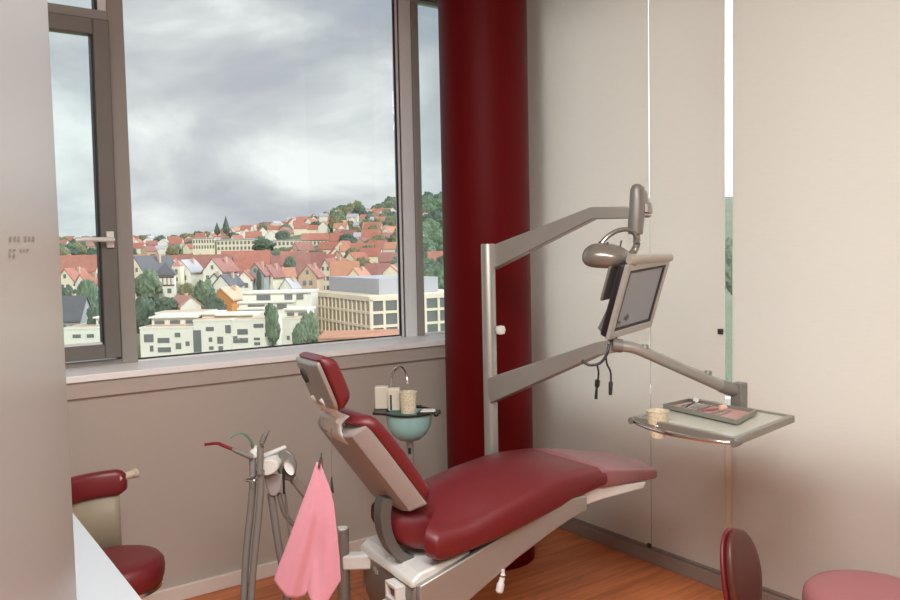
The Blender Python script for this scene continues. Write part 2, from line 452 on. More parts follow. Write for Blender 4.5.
# ---- window 2: tilted sash with a fixed light above
w2 = thing('window_2', 'narrow dark framed window tilted open at its top', 'window', (.33, yg, 1.034), kind='structure')
part(w2, 'transom', M['frame_mid'], (-.22, yg - .04, 2.515), (.872, yg + .05, 2.578), .003)
part(w2, 'glazing_stop', M['frame_light'], (.835, yg - .02, 2.578), (.872, yg + .03, WH))
part(w2, 'gasket', M['gasket'], (.822, yg - .03, 2.578), (.834, yg + .02, WH))
part(w2, 'bottom_rail', M['frame_mid'], (-.22, yg - .03, 1.034), (.872, yg + .05, 1.056), .003)
part(w2, 'jamb', M['frame_mid'], (-.22, yg - .03, 1.056), (-.16, yg + .05, WH))
part(w2, 'pane', M['glass_teal'], (-.16, yg + .002, 2.578), (.83, yg + .008, 2.915))
part(w2, 'gasket', M['gasket'], (.858, yg - .025, 1.056), (.873, yg + .03, 2.52))
TM = Matrix.Translation((0, yg - .022, 1.068)) @ Matrix.Rotation(math.radians(1.6), 4, 'X')
def sb(lo, hi, name, m, bev=.004):
    q = B(); box(q, lo, hi); q.transform(TM); return build(q, name, m, w2, bevel=bev)
sb((.795, -.045, 0), (.862, .02, 1.455), 'sash_stile', M['frame_dark'])
sb((-.15, -.045, 0), (-.06, .02, 1.455), 'sash_stile', M['frame_dark'])
sb((-.06, -.045, 0), (.795, .02, .062), 'sash_rail', M['frame_dark'])
sb((-.06, -.045, 1.388), (.795, .02, 1.455), 'sash_rail', M['frame_dark'])
sb((.787, -.03, .062), (.795, .012, 1.388), 'gasket', M['gasket'], 0)
sb((-.06, -.03, .062), (.787, .0, .070), 'glazing_bead', M['frame_light'], 0)
sb((-.06, -.006, .068), (.79, 0, 1.385), 'pane', M['glass_teal'], 0)
hz = 1.588 - 1.068
b = B(); box(b, (.815, -.062, hz - .035), (.845, -.044, hz + .035)); b.transform(TM); hpl = build(b, 'handle_plate', M['silver_lt'], w2, bevel=.002)
b = B(); tube(b, [(.832, -.05, hz), (.832, -.09, hz), (.81, -.097, hz), (.72, -.097, hz + .002), (.685, -.095, hz - .002)], [.010, .010, .010, .009, .008], 12)
b.transform(TM); build(b, 'handle', M['silver_lt'], w2)
# ---- window 3: narrow pane between mullion and corner
w3 = thing('window_3', 'narrow window strip beside the red column', 'window', (2.70, yg, 1.034), kind='structure')
part(w3, 'bottom_rail', M['frame_light'], (2.503, yg - .015, 1.034), (2.92, yg + .03, 1.042))
part(w3, 'top_rail', M['frame_dark'], (2.503, yg - .02, 2.90), (2.92, yg + .03, WH))
part(w3, 'pane', M['glass_teal'], (2.503, yg + .002, 1.04), (2.92, yg + .008, 2.905))
# ---- window 4: glazing behind the fabric panels
xg = XR + .33
w4 = thing('window_4', 'window glazing behind the cream fabric panels', 'window', (xg, 2.0, .74), kind='structure')
b = B(); box(b, (xg - .03, .72, .74), (xg + .03, 3.2, .78)); build(b, 'bottom_rail', M['sill'], w4)
b = B(); box(b, (xg - .03, .72, 2.86), (xg + .03, 3.2, 2.90)); build(b, 'top_rail', M['frame_light'], w4)
b = B(); box(b, (xg - .004, .72, .78), (xg + .004, 3.2, 2.86)); build(b, 'pane', M['glass'], w4, smooth=0)
b = B(); box(b, (XR + .30, 2.0, .78), (XR + .36, 2.04, 2.86)); tube(b, [(xg - .06, 1.952, 1.03), (xg - .06, 1.952, 1.07)], [.02, .02], 12, flat=.5); box(b, (xg - .065, 1.945, 1.04), (xg - .03, 2.01, 1.06)); build(b, 'handle', M['frame_mid'], w4)

struct(slab('added_gap_strip', (XR + .012, 2.05, .062), (XR + .03, 2.112, .72), M['base_l']))  # pale strip added to lighten the dark gap between fabric panels
# ---- column
b = B(); lathe(b, [(0, 0), (.211, 0), (.211, ZC), (0, ZC)], (2.408, 3.056, 0), 96)
tag(build(b, 'column', M['column'], smooth=40, org=(2.408, 3.056, 0)), 'thick round dark red column standing before the window corner', 'column')

# ---- fabric panels on the right wall
def panel(y0, y1, lab, spot=None):
    p = thing('panel_blind', lab, 'blind', (XR, (y0 + y1) / 2, .062), group='fabric panel blinds on the right wall')
    n = 10; q = B()
    rows = []
    for k in range(2):
        x = XR + .0015 * (1 if k else -1)
        rows.append([[V((x, y0 + (y1 - y0) * i / n, z)) for i in range(n + 1)] for z in (.075, 1.0, 2.0, 2.95)])
    quadgrid(q, rows[0]); quadgrid(q, [r[::-1] for r in rows[1]])
    for yy in (y0, y1):
        f = [q.verts.new((XR - .0015, yy, .075)), q.verts.new((XR + .0015, yy, .075)), q.verts.new((XR + .0015, yy, 2.95)), q.verts.new((XR - .0015, yy, 2.95))]
        q.faces.new(f)
    build(q, 'cloth', M['fabric'], p, smooth=0)
    q = B(); box(q, (XR - .004, y0, .066), (XR + .004, y1, .078)); build(q, 'weight_bar', M['base_r'], p)
    q = B(); box(q, (XR - .012, y0, 2.95), (XR + .012, y1, 2.985)); build(q, 'carrier_rail', M['sill'], p)
    if spot:
        q = B(); box(q, (XR - .012, spot[0] - spot[2], spot[1] - spot[2]), (XR - .0015, spot[0] + spot[2], spot[1] + spot[2]))
        build(q, 'clip', M['rubber'], p, bevel=.002)
    return p
panel(2.512, 3.42, 'cream fabric panel blind directly right of the red column', (2.516, .078, .010))
panel(2.100, 2.506, 'narrow cream fabric panel blind behind the monitor, middle of the three', (2.118, 1.135, .012))
panel(.86, 2.062, 'wide cream fabric panel blind at the right, behind the instrument tray', None)

# ---- tall cabinet at the left edge of the picture
E0 = V((.242, 1.42, 0)); E1 = V((.03, .50, 0)); dv = (E0 - E1).normalized(); nv = V((-dv.y, dv.x, 0))
tc_ = thing('tall_cabinet', 'tall glossy white cabinet side at the left edge, with faded lettering', 'cabinet', tuple((E0 + E1) / 2 + nv * .17))
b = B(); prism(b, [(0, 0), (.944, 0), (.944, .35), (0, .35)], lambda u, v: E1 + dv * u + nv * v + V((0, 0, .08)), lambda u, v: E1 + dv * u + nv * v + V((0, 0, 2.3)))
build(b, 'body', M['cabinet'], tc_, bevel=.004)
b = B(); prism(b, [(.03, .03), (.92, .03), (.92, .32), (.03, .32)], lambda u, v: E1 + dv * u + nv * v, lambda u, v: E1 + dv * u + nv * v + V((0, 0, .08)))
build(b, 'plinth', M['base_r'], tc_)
# faded, illegible rows of letters on the side: short dark strokes
def on_side(px, py):
    r = ray(px, py); n = V((nv.x, nv.y, 0)); k = (E1 - CAM).dot(n) / r.dot(n); return CAM + r * k
b = B(); rnd = random.Random(3)
for (xs, y0, y1) in (((9, 13.5, 17.5, 24, 28, 32), 236.5, 241.5), ((9, 13, 19, 22.5, 26), 249, 251.5), ((8.5, 12.5), 254, 257.5)):
    for x in xs:
        a0 = on_side(x, y0); a1 = on_side(x + 2.2, y0); c0 = on_side(x, y1); c1 = on_side(x + 2.2, y1)
        off = nv * -.0004
        b.faces.new([b.verts.new(p + off) for p in (a0, a1, c1, c0)])
build(b, 'lettering', M['lettering'], tc_, smooth=0)

# ---- counter below it
ct = thing('counter', 'white worktop corner of a low counter at the bottom left', 'counter', (.15, 1.96, 0))
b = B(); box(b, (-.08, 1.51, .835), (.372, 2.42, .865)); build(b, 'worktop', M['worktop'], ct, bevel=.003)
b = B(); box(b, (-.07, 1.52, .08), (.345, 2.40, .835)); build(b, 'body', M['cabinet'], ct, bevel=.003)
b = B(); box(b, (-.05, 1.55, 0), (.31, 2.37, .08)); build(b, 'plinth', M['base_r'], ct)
for k in range(2):
    b = B(); box(b, (.345, 1.525 + k * .44, .09), (.363, 1.96 + k * .44, .825)); build(b, 'door', M['cabinet'], ct, bevel=.002)
    b = B(); tube(b, [(.375, 1.90 + k * .09, .55), (.375, 1.90 + k * .09, .70)], .005, 8); build(b, 'handle', M['steel'], ct)
# ================================================================== DENTAL CHAIR
A4 = math.radians(-4)
ca = V((math.cos(A4), math.sin(A4), 0)); cb = V((-math.sin(A4), math.cos(A4), 0))
def W(s, t, z): return ca * s + cb * t + V((0, 0, z))
T0 = 2.46
chair = thing('dental_chair', 'burgundy dental treatment chair with silver frame and raised backrest', 'dental chair', tuple(W(1.45, T0, 0)), A4)
def interp(tab, x):
    n = len(tab)
    if x <= tab[0][0]: return tab[0][1]
    if x >= tab[-1][0]: return tab[-1][1]
    def tan(i):
        a, c = tab[max(i - 1, 0)], tab[min(i + 1, n - 1)]
        return (c[1] - a[1]) / (c[0] - a[0])
    for i in range(n - 1):
        (a, p), (b_, q) = tab[i], tab[i + 1]
        if x <= b_:
            h = b_ - a; t = (x - a) / h
            return (2*t**3 - 3*t*t + 1) * p + (t**3 - 2*t*t + t) * h * tan(i) + (-2*t**3 + 3*t*t) * q + (t**3 - t*t) * h * tan(i + 1)
def lin(tab, x):
    if x <= tab[0][0]: return tab[0][1]
    for (a, p), (b_, q) in zip(tab, tab[1:]):
        if x <= b_: return p + (q - p) * (x - a) / (b_ - a)
    return tab[-1][1]
def pad(bm, smin, smax, hw, ztop, zbot, r, nu=24, nv_=36):
    """upholstered pad over (u in -1..1 across, v in 0..1 along); smin/smax(u), hw(s), ztop/zbot(s,u); r edge radius"""
    def pt(u, v, inset, z):
        s0, s1 = smin(u), smax(u)
        s = s0 + inset + v * (s1 - s0 - 2 * inset)
        w = hw(s) - inset
        return (s, u * w, z)
    us = [-1 + 2 * i / nu for i in range(nu + 1)]; vs = [i / nv_ for i in range(nv_ + 1)]
    us = [math.copysign(1 - (1 - abs(u)) ** 1.35, u) for u in us]
    vs = [.5 + .5 * math.copysign(1 - (1 - abs(2 * v - 1)) ** 1.35, 2 * v - 1) for v in vs]
    def G(u, v, inset, kind, k):
        s, t, _ = pt(u, v, inset, 0)
        zt, zb = ztop(s, u), zbot(s, u)
        z = {'t': zt - k * r, 'b': zb + k * r}[kind]
        return W(s, T0 + t, z)
    top = [[bm.verts.new(G(u, v, r * 1.0, 't', 0)) for u in us] for v in vs]
    bot = [[bm.verts.new(G(u, v, r * .6, 'b', 0)) for u in us] for v in vs]
    for g, fl in ((top, 1), (bot, 0)):
        for a, b in zip(g, g[1:]):
            for j in range(nu):
                f = (a[j], a[j + 1], b[j + 1], b[j]); bm.faces.new(f if fl else f[::-1])
    idx = [(0, j) for j in range(nu + 1)] + [(i, nu) for i in range(1, nv_ + 1)] + [(nv_, j) for j in range(nu - 1, -1, -1)] + [(i, 0) for i in range(nv_ - 1, 0, -1)]
    loops = [[top[i][j] for i, j in idx]]
    for ins, kind, k in ((.62, 't', .16), (.28, 't', .42), (.07, 't', .74), (0, 't', 1.15), (0, 'b', .7), (.18, 'b', .25)):
        loops.append([bm.verts.new(G(us[j], vs[i], r * ins, kind, k)) for i, j in idx])
    loops.append([bot[i][j] for i, j in idx])
    n = len(idx)
    for a, b in zip(loops, loops[1:]):
        for j in range(n): bm.faces.new((a[j], a[(j + 1) % n], b[(j + 1) % n], b[j]))

# --- seat
REAR = [(0, 1.215), (.25, 1.222), (.40, 1.262), (.52, 1.315), (.62, 1.325), (.74, 1.295), (.86, 1.266), (1, 1.295)]
ETOP = [(1.22, .580), (1.42, .592), (1.55, .625), (1.70, .660), (1.81, .678), (1.95, .680), (2.1, .668)]
CTOP = [(1.22, .600), (1.30, .630), (1.42, .668), (1.56, .700), (1.70, .712), (1.85, .708), (1.98, .690), (2.1, .68)]
EBOT = [(1.22, .510), (1.28, .490), (1.33, .480), (1.42, .489), (1.63, .522), (1.81, .556), (2.03, .592), (2.1, .592)]
def seat_top(s, u):
    k = abs(u) ** 1.8
    return interp(CTOP, s) * (1 - k) + interp(ETOP, s) * k
b = B()
pad(b, lambda u: lin(REAR, abs(u)), lambda u: 2.062 - .008 * u - .045 * (1 - abs(u) ** 2), lambda s: interp([(1.2, .235), (1.6, .245), (2.09, .208)], s),
    seat_top, lambda s, u: interp(EBOT, s) + (.0 if abs(u) > .6 else .0), .036)
build(b, 'seat', M['leather'], chair, smooth=60)
# --- leg rest (pale base colour carries the reflection on its cover)
def leg_top(s, u):
    k = abs(u) ** 2.5
    zc = lin([(1.9, .700), (2.02, .692), (2.38, .624)], s); ze = lin([(1.9, .676), (2.03, .676), (2.38, .613)], s)
    return zc * (1 - k) + ze * k
b = B()
pad(b, lambda u: 2.040 - .008 * u - .045 * (1 - abs(u) ** 2), lambda u: 2.385 - .015 * abs(u) ** 4, lambda s: interp([(1.9, .214), (2.05, .205), (2.38, .172)], s),
    leg_top, lambda s, u: lin([(1.9, .575), (2.03, .592), (2.38, .566)], s), .017, 20, 16)
tag(build(b, 'leg_rest', M['leather_pale'], chair, smooth=60), 'leg rest pad, reflected sheen in its pale pink colour')

# --- under frame: the two side beams, one plate
beam = [(1.235, .413), (1.42, .466), (1.63, .527), (1.76, .565), (1.83, .583), (1.88, .588), (1.955, .586), (1.955, .530), (1.88, .513), (1.81, .49), (1.63, .419), (1.44, .325), (1.30, .25), (1.235, .25)]
for t_a, t_b in ((2.236, 2.262), (2.658, 2.684)):
    b = B(); prism(b, beam, lambda s, z: W(s, t_a, z), lambda s, z: W(s, t_b, z)); build(b, 'side_beam', M['silver'], chair, smooth=20, bevel=.005)
b = B(); prism(b, [(1.72, .56), (1.95, .592), (2.06, .590), (2.300, .570), (2.285, .545), (2.06, .540), (1.95, .530), (1.72, .47)], lambda s, z: W(s, 2.275, z), lambda s, z: W(s, 2.645, z))
build(b, 'leg_rest_frame', M['silver_lt'], chair, smooth=20, bevel=.006)
b = B(); prism(b, [(1.36, .44), (1.63, .515), (1.90, .570), (1.90, .53), (1.63, .45), (1.36, .36)], lambda s, z: W(s, 2.262, z), lambda s, z: W(s, 2.658, z))
build(b, 'seat_plate', M['silver_dk'], chair, smooth=20)
# --- base housing with a bright lid
b = B()
hs = [(1.225, .405), (1.222, .36), (1.235, .25), (1.29, .12), (1.33, .05), (1.44, .05), (1.40, .25), (1.45, .40)]
prism(b, hs, lambda s, z: W(s, 2.262, z), lambda s, z: W(s, 2.658, z)); build(b, 'base_housing', M['silver_dk'], chair, smooth=30, bevel=.012)
b = B(); prism(b, [(1.215, .400), (1.219, .424), (1.250, .446), (1.45, .478), (1.45, .40)], lambda s, z: W(s, 2.258, z), lambda s, z: W(s, 2.662, z))
build(b, 'lid', M['silver_lt'], chair, smooth=25, bevel=.008)
b = B(); prism(b, [(1.20, 0), (1.50, 0), (1.50, .05), (1.20, .05)], lambda s, z: W(s, 2.24, z), lambda s, z: W(s, 2.68, z)); build(b, 'foot_plate', M['silver_dk'], chair, bevel=.01)
# square control with reddish button on the rear face, a pale bar beneath
def back(t, z, o=0): return W(1.222 - o, t, z)
b = B()
for (t0_, t1_, z0, z1) in ((2.315, 2.395, .381, .392), (2.315, 2.395, .332, .343), (2.315, 2.327, .343, .381), (2.383, 2.395, .343, .381)):
    prism(b, [(t0_, z0), (t1_, z0), (t1_, z1), (t0_, z1)], lambda t, z: back(t, z, -.02), lambda t, z: back(t, z, .035))
sw = build(b, 'control_frame', M['white_pl'], chair, bevel=.002)
b = B(); prism(b, [(2.328, .344), (2.382, .344), (2.382, .380), (2.328, .380)], lambda t, z: back(t, z, -.02), lambda t, z: back(t, z, .022))
q = build(b, 'button', M['red_pl'], sw, bevel=.004)
b = B(); prism(b, [(2.30, .298), (2.43, .298), (2.43, .311), (2.30, .311)], lambda t, z: back(t, z, -.03), lambda t, z: back(t, z, .03)); build(b, 'control_bar', M['white_pl'], chair, bevel=.003)
b = B(); prism(b, [(2.27, .312), (2.36, .312), (2.36, .331), (2.27, .331)], lambda t, z: back(t, z, -.03), lambda t, z: back(t, z, .02)); build(b, 'switch_recess', M['black'], chair)
# maker's mark: two tiny pale strokes
b = B()
for k, (t, z, h) in enumerate(((2.545, .364, .014), (2.532, .358, .022), (2.518, .360, .014))):
    prism(b, [(t, z), (t + .007, z), (t + .007, z + h), (t, z + h)], lambda t, z: back(t, z, -.012), lambda t, z: back(t, z, .003))
build(b, 'emblem', M['pink_pl'], chair)
# white knob below the beam
pk = W(1.565, 2.235, .375)
b = B(); tube(b, smooth_path([pk + V((.0, 0, .02)), pk, pk - V((.010, 0, .03)), pk - V((.018, 0, .058))], 4), [.007] * 4 + [.010] * 4 + [.014] * 4 + [.010], 12)
build(b, 'release_knob', M['white_pl'], chair)

# --- backrest: local axes  L along the back (up), O outward (front), t across
bs, bz = 1.294, .677
ld = V((-.2, .277)).normalized(); od = V((ld.y, -ld.x))
def BK(l, o, t): return W(bs + ld.x * l + od.x * o, T0 + t, bz + ld.y * l + od.y * o)
prof = [(-.162, .0), (-.160, -.014), (-.128, -.056), (-.09, -.068), (.12, -.072), (.158, -.060), (.182, -.016), (.182, .0)]
b = B()
rows = []
for l, k in ((-.022, .55), (-.015, .85), (0, 1), (.12, 1), (.24, 1), (.315, .97), (.335, .9), (.345, .7)):
    rows.append([BK(l, o * (1 if k > .8 else k), t * (1 if l < .25 else .985)) for t, o in prof])
g = quadgrid(b, rows)
b.faces.new(g[0][::-1]); b.faces.new(g[-1])
for a, c in zip(g, g[1:]): b.faces.new((a[0], c[0], c[-1], a[-1]))
build(b, 'backrest_shell', M['pink_pl'], chair, smooth=30, bevel=.004)
# cushion
b = B()
outl = []
nL = 22
rows = []
def cush(l):      # thickness front
    return .040 + .012 * math.sin(PI * min(1, max(0, l / .37)))
LS = [-.018 + .388 * i / nL for i in range(nL + 1)]
for i, l in enumerate(LS):
    e = min(i, nL - i) / 2.0
    k = math.sin(min(1, e) * PI / 2)
    w = .172 - .018 * (1 - k) - (.02 if l > .33 else 0) * (l - .33) / .04
    th = cush(l) * (.45 + .55 * k)
    ov = -.008 - (.030 * max(0, (l - .33) / .04) if l > .33 else 0)
    ring = []
    for j in range(24):
        a = 2 * PI * j / 24
        c, s_ = math.cos(a), math.sin(a)
        x = math.copysign(abs(c) ** .35, c) * w
        y = ov + (th - ov) * (.5 + .5 * math.copysign(abs(s_) ** .5, s_))
        y += -.010 * (1 - (x / w) ** 2) * (1 if s_ > 0 else 0)
        ring.append(BK(l, y, x))
    rows.append([b.verts.new(p) for p in ring])
for a, c in zip(rows, rows[1:]):
    for j in range(24): b.faces.new((a[j], a[(j + 1) % 24], c[(j + 1) % 24], c[j]))
b.faces.new(rows[0][::-1]); b.faces.new(rows[-1])
build(b, 'backrest_cushion', M['leather'], chair, smooth=60)
# --- head rest
hs0, hz0 = .999, 1.024
hd = V((-.055, .136)).normalized(); ho = V((hd.y, -hd.x))
def HD(l, o, t): return W(hs0 + hd.x * l + ho.x * o, T0 + t, hz0 + hd.y * l + ho.y * o)
HT = (2.405 - T0)
b = B()
pf = [(-.098, .0), (-.094, -.012), (-.060, -.022), (.060, -.022), (.094, -.012), (.098, 0)]
rows = [[HD(l, o * k, HT + t * kk) for t, o in pf] for l, k, kk in ((-.012, .5, .86), (0, 1, .95), (.02, 1, 1), (.13, 1, 1), (.150, .9, .98), (.156, .6, .95))]
g = quadgrid(b, rows); b.faces.new(g[0][::-1]); b.faces.new(g[-1])
for a, c in zip(g, g[1:]): b.faces.new((a[0], c[0], c[-1], a[-1]))
hsh = build(b, 'headrest_shell', M['silver'], chair, smooth=30, bevel=.002)
b = B(); prism(b, [(.0205 * math.cos(a) * .8, .0205 * math.sin(a) * 1.25) for a in [2 * PI * j / 20 for j in range(20)]], lambda t, l: HD(.105 + l, -.020, HT + .03 + t), lambda t, l: HD(.105 + l, -.028, HT + .03 + t))
build(b, 'knob', M['rubber'], hsh, bevel=.002)
b = B(); rows = []
nL = 16
for i in range(nL + 1):
    l = -.016 + .178 * i / nL
    e = min(i, nL - i) / 3.0; k = math.sin(min(1, e) * PI / 2)
    w = .102 * (.86 + .14 * k); th = (.056 + .006 * math.sin(PI * i / nL)) * (.50 + .50 * k)
    ring = []
    for j in range(24):
        a = 2 * PI * j / 24; c, s_ = math.cos(a), math.sin(a)
        x = math.copysign(abs(c) ** .4, c) * w
        y = -.001 + th * (.5 + .5 * math.copysign(abs(s_) ** .55, s_))
        ring.append(HD(l, y, HT + x))
    rows.append([b.verts.new(p) for p in ring])
for a, c in zip(rows, rows[1:]):
    for j in range(24): b.faces.new((a[j], a[(j + 1) % 24], c[(j + 1) % 24], c[j]))
b.faces.new(rows[0][::-1]); b.faces.new(rows[-1])
build(b, 'headrest_cushion', M['leather'], chair, smooth=60)
# head rest hinge: pale curved plate on the shell top and two links
b = B(); rows = []
for l, o in ((.365, .000), (.378, -.022), (.376, -.050), (.345, -.070), (.300, -.072)):
    rows.append([BK(l, o, t) for t in (-.075, -.05, 0, .05, .085)])
quadgrid(b, rows)
q = build(b, 'hinge_plate', M['white_pl'], chair, smooth=50)
sd = q.modifiers.new('solid', 'SOLIDIFY'); sd.thickness = .008
b = B()
for t in (-.045, .055):
    tube(b, smooth_path([BK(.335, -.052, t), BK(.362, -.030, t), HD(-.004, -.010, HT + t * .8), HD(.03, -.022, HT + t * .7)], 5), .010, 10)
tube(b, [BK(.378, -.043, -.065), BK(.378, -.043, .075)], .0125, 12)
build(b, 'headrest_link', M['silver_lt'], chair)
# --- curved strut behind the seat
b = B()
cl = smooth_path([(1.200, .675, 0), (1.188, .62, 0), (1.196, .55, 0), (1.228, .485, 0), (1.268, .450, 0), (1.292, .446, 0)], 6)
rows = []
for i, p in enumerate(cl):
    d = (cl[min(i + 1, len(cl) - 1)] - cl[max(i - 1, 0)]).normalized(); n = V((-d.y, d.x, 0)); th = .020 - .004 * i / len(cl)
    rows.append([b.verts.new(W(p.x + n.x * o, t, p.y + n.y * o)) for t, o in ((2.375, -th), (2.43, -th), (2.43, th), (2.375, th))])
for a, c in zip(rows, rows[1:]):
    for j in range(4): b.faces.new((a[j], a[(j + 1) % 4], c[(j + 1) % 4], c[j]))
b.faces.new(rows[0][::-1]); b.faces.new(rows[-1])
build(b, 'backrest_strut', M['strut'], chair, smooth=30, bevel=.005)

# ================================================================== UNIT POST, ARMS
pb = at(490.5, 455, 3.4); PX, PY = pb.x + .012, pb.y + .008
post = thing('unit_post', 'silver upright post with two swing arms behind the chair', 'dental unit post', (PX, PY, .46))
b = B(); lathe(b, [(0, .46), (.0295, .46), (.0295, 1.528), (.027, 1.533), (0, 1.533)], (PX, PY, 0), 32); build(b, 'pole', M['silver'], post)
b = B(); pq = W(1.93, 2.68, .53); bar(b, V((PX, PY, .50)), pq, .06, .05, .05); build(b, 'mount_bracket', M['silver_dk'], post)
J = at(638, 212.5, 2.95); K = at(594, 213.2, 3.05); U0 = V((PX, PY, 1.478))
a0 = at(491, 259, 3.39)
b = B(); bar_path(b, [a0, K, J], [.098, .047, .044], .045)
build(b, 'upper_arm', M['silver'], post, smooth=20, bevel=.004)
E0_ = at(491, 390.5, 3.39); E1_ = at(600, 348.5, 2.93); E2_ = at(614, 346, 2.90)
b = B(); bar_path(b, [E0_, E1_, E2_], [.105, .048, .048], .048); build(b, 'lower_arm', M['silver'], post, smooth=20, bevel=.004)
kb = at(500.5, 330, 3.36)
b = B(); lathe(b, [(0, -.02), (.017, -.016), (.022, 0), (.017, .016), (0, .02)], kb, 20); build(b, 'knob', M['white_pl'], post)

# ---- lamp on the upper arm
J0 = at(638, 212, 2.95)
lamp = thing('operating_lamp', 'taupe operating lamp with looped yoke above the monitor', 'lamp', tuple(at(610, 256, 2.9)))
b = B()
def Lp(px, py, D=2.95): return at(px, py, D)
tube(b, [Lp(637, 184.5), Lp(637, 186), Lp(637, 190), Lp(637, 200), Lp(636.5, 215), Lp(636, 222), Lp(635.5, 234)], [.012, .019, .025, .027, .030, .029, .027], 20)
build(b, 'swivel_post', M['silver_dk'], lamp)
b = B(); tube(b, smooth_path([Lp(641, 187, 2.97), Lp(643.5, 198, 2.98), Lp(645.5, 209, 2.98), Lp(644.5, 217, 2.98)], 5), [.012] * 3 + [.018] * 5 + [.026] * 5 + [.024] * 2 + [.014], 16)
build(b, 'joint_cover', M['silver'], lamp)
b = B(); tube(b, smooth_path([Lp(636, 232), Lp(637, 243), Lp(634, 251, 2.93), Lp(629, 256, 2.92)], 5), [.013] * 16, 12)
tube(b, smooth_path([Lp(600, 246, 2.93), Lp(606, 238, 2.93), Lp(616, 231.5, 2.93), Lp(627, 229.5, 2.93), Lp(634, 233, 2.93), Lp(636.5, 241, 2.93), Lp(634, 250, 2.93), Lp(628, 256.5, 2.92)], 5), .009, 10, flat=1.6)
build(b, 'yoke', M['lamp_sh'], lamp)
# head: long bean shaped reflector housing; axis runs left to right in the view and towards the chair foot
hc = Lp(604, 257.5, 2.92); hx = (Lp(630, 258.5, 2.86) - Lp(583, 256, 2.93)).normalized()
hz_ = V((0, 0, 1)); hy = hz_.cross(hx).normalized(); hz_ = hx.cross(hy)
b = B(); rows = []
for i in range(25):
    k = i / 24; x = -.078 + .170 * k
    e = max(0.0, 1 - abs((k - .42) / (.42 if k < .42 else .62)) ** 2.6) ** .5
    rr = .052 * e + .0005
    if k > .6: rr *= 1 - .12 * (k - .6)
    rows.append([b.verts.new(hc + hx * x + hy * (math.cos(a) * rr * 1.5) + hz_ * (max(math.sin(a), -.72) * rr)) for a in [2 * PI * j / 28 for j in range(28)]])
for a, c in zip(rows, rows[1:]):
    for j in range(28): b.faces.new((a[j], a[(j + 1) % 28], c[(j + 1) % 28], c[j]))
b.faces.new(rows[0][::-1]); b.faces.new(rows[-1])
build(b, 'lamp_head', M['lamp_sh'], lamp, smooth=50)
for dx in (-.02, .01):
    b = B(); tube(b, [hc + hx * dx + hz_ * .038, hc + hx * dx + hz_ * .057], .004, 8); build(b, 'switch', M['rubber'], lamp)
b = B(); tube(b, [hc + hx * .055 + hz_ * .03, hc + hx * .060 + hz_ * .065], .003, 8); build(b, 'lever', M['rubber'], lamp)
g0 = Lp(631, 260, 2.80); g1 = Lp(670, 257.5, 2.96)
b = B(); tube(b, [hc + hx * .085 , g0], .013, 14); build(b, 'grip_joint', M['lamp_sh'], lamp)
b = B(); tube(b, [g0 - (g1 - g0).normalized() * .012, g0, g0 + (g1 - g0) * .08, g0 + (g1 - g0) * .12, g1], [.014, .0215, .0215, .0165, .0150], 18); build(b, 'grip', M['lamp_rod'], lamp)

# ---- monitor
MR = Matrix(((.9665, -.2549, .0296), (.2509, .9147, -.3169), (.0537, .3137, .948)))
MP = V((2.2791, 1.9818, 1.3173))
mon = thing('monitor', 'flat grey monitor tilted forward on the swing arm', 'monitor', tuple(MP))
def mb(lo, hi, name, m, par, bev=.003):
    q = B(); box(q, lo, hi); q.transform(Matrix.Translation(MP) @ MR.to_4x4()); return build(q, name, m, par, bevel=bev)
b = B()
for lo, hi in (((-.17, 0, .118), (.17, .016, .14)), ((-.17, 0, -.14), (.17, .016, -.112)), ((-.17, 0, -.112), (-.145, .016, .118)), ((.145, 0, -.112), (.17, .016, .118))):
    box(b, lo, hi)
b.transform(Matrix.Translation(MP) @ MR.to_4x4()); build(b, 'bezel', M['screen_frame'], mon, bevel=.002)
b = B()
for lo, hi in (((-.145, .002, .108), (.145, .012, .118)), ((-.145, .002, -.112), (.145, .012, -.102)), ((-.145, .002, -.102), (-.133, .012, .108)), ((.133, .002, -.102), (.145, .012, .108))):
    box(b, lo, hi)
b.transform(Matrix.Translation(MP) @ MR.to_4x4()); build(b, 'inner_border', M['rubber'], mon)
scr = mb((-.133, .006, -.102), (.133, .012, .108), 'screen', M['screen'], mon, 0)
b = B()
for x, z, r in ((-.062, -.070, .015), (-.112, -.082, .009)):
    prism(b, [(x, z - r), (x + r * 1.5, z), (x, z + r), (x - r * 1.5, z)], lambda u, w: V((u, .0062, w)), lambda u, w: V((u, .0052, w)))
b.transform(Matrix.Translation(MP) @ MR.to_4x4()); build(b, 'icon', M['icon'], scr)
mb((-.168, .016, -.138), (.168, .044, .138), 'back_housing', M['black'], mon, .010)
mb((-.08, .044, -.10), (.03, .058, .06), 'mount_plate', M['silver_dk'], mon, .004)
b = B(); bp0 = at(612, 300, 2.98)
box(b, (-.150, .075, -.02), (-.02, .085, .11)); box(b, (-.07, .055, .0), (-.03, .076, .05)); b.transform(Matrix.Translation(MP) @ MR.to_4x4()); build(b, 'bracket', M['silver_dk'], mon, bevel=.003)
b = B(); tube(b, [MP + MR @ V((-.06, .07, -.05)), MP + MR @ V((-.1, .07, -.13)), E2_ + V((.0, 0, .02))], .017, 14); build(b, 'stem', M['silver_dk'], mon)

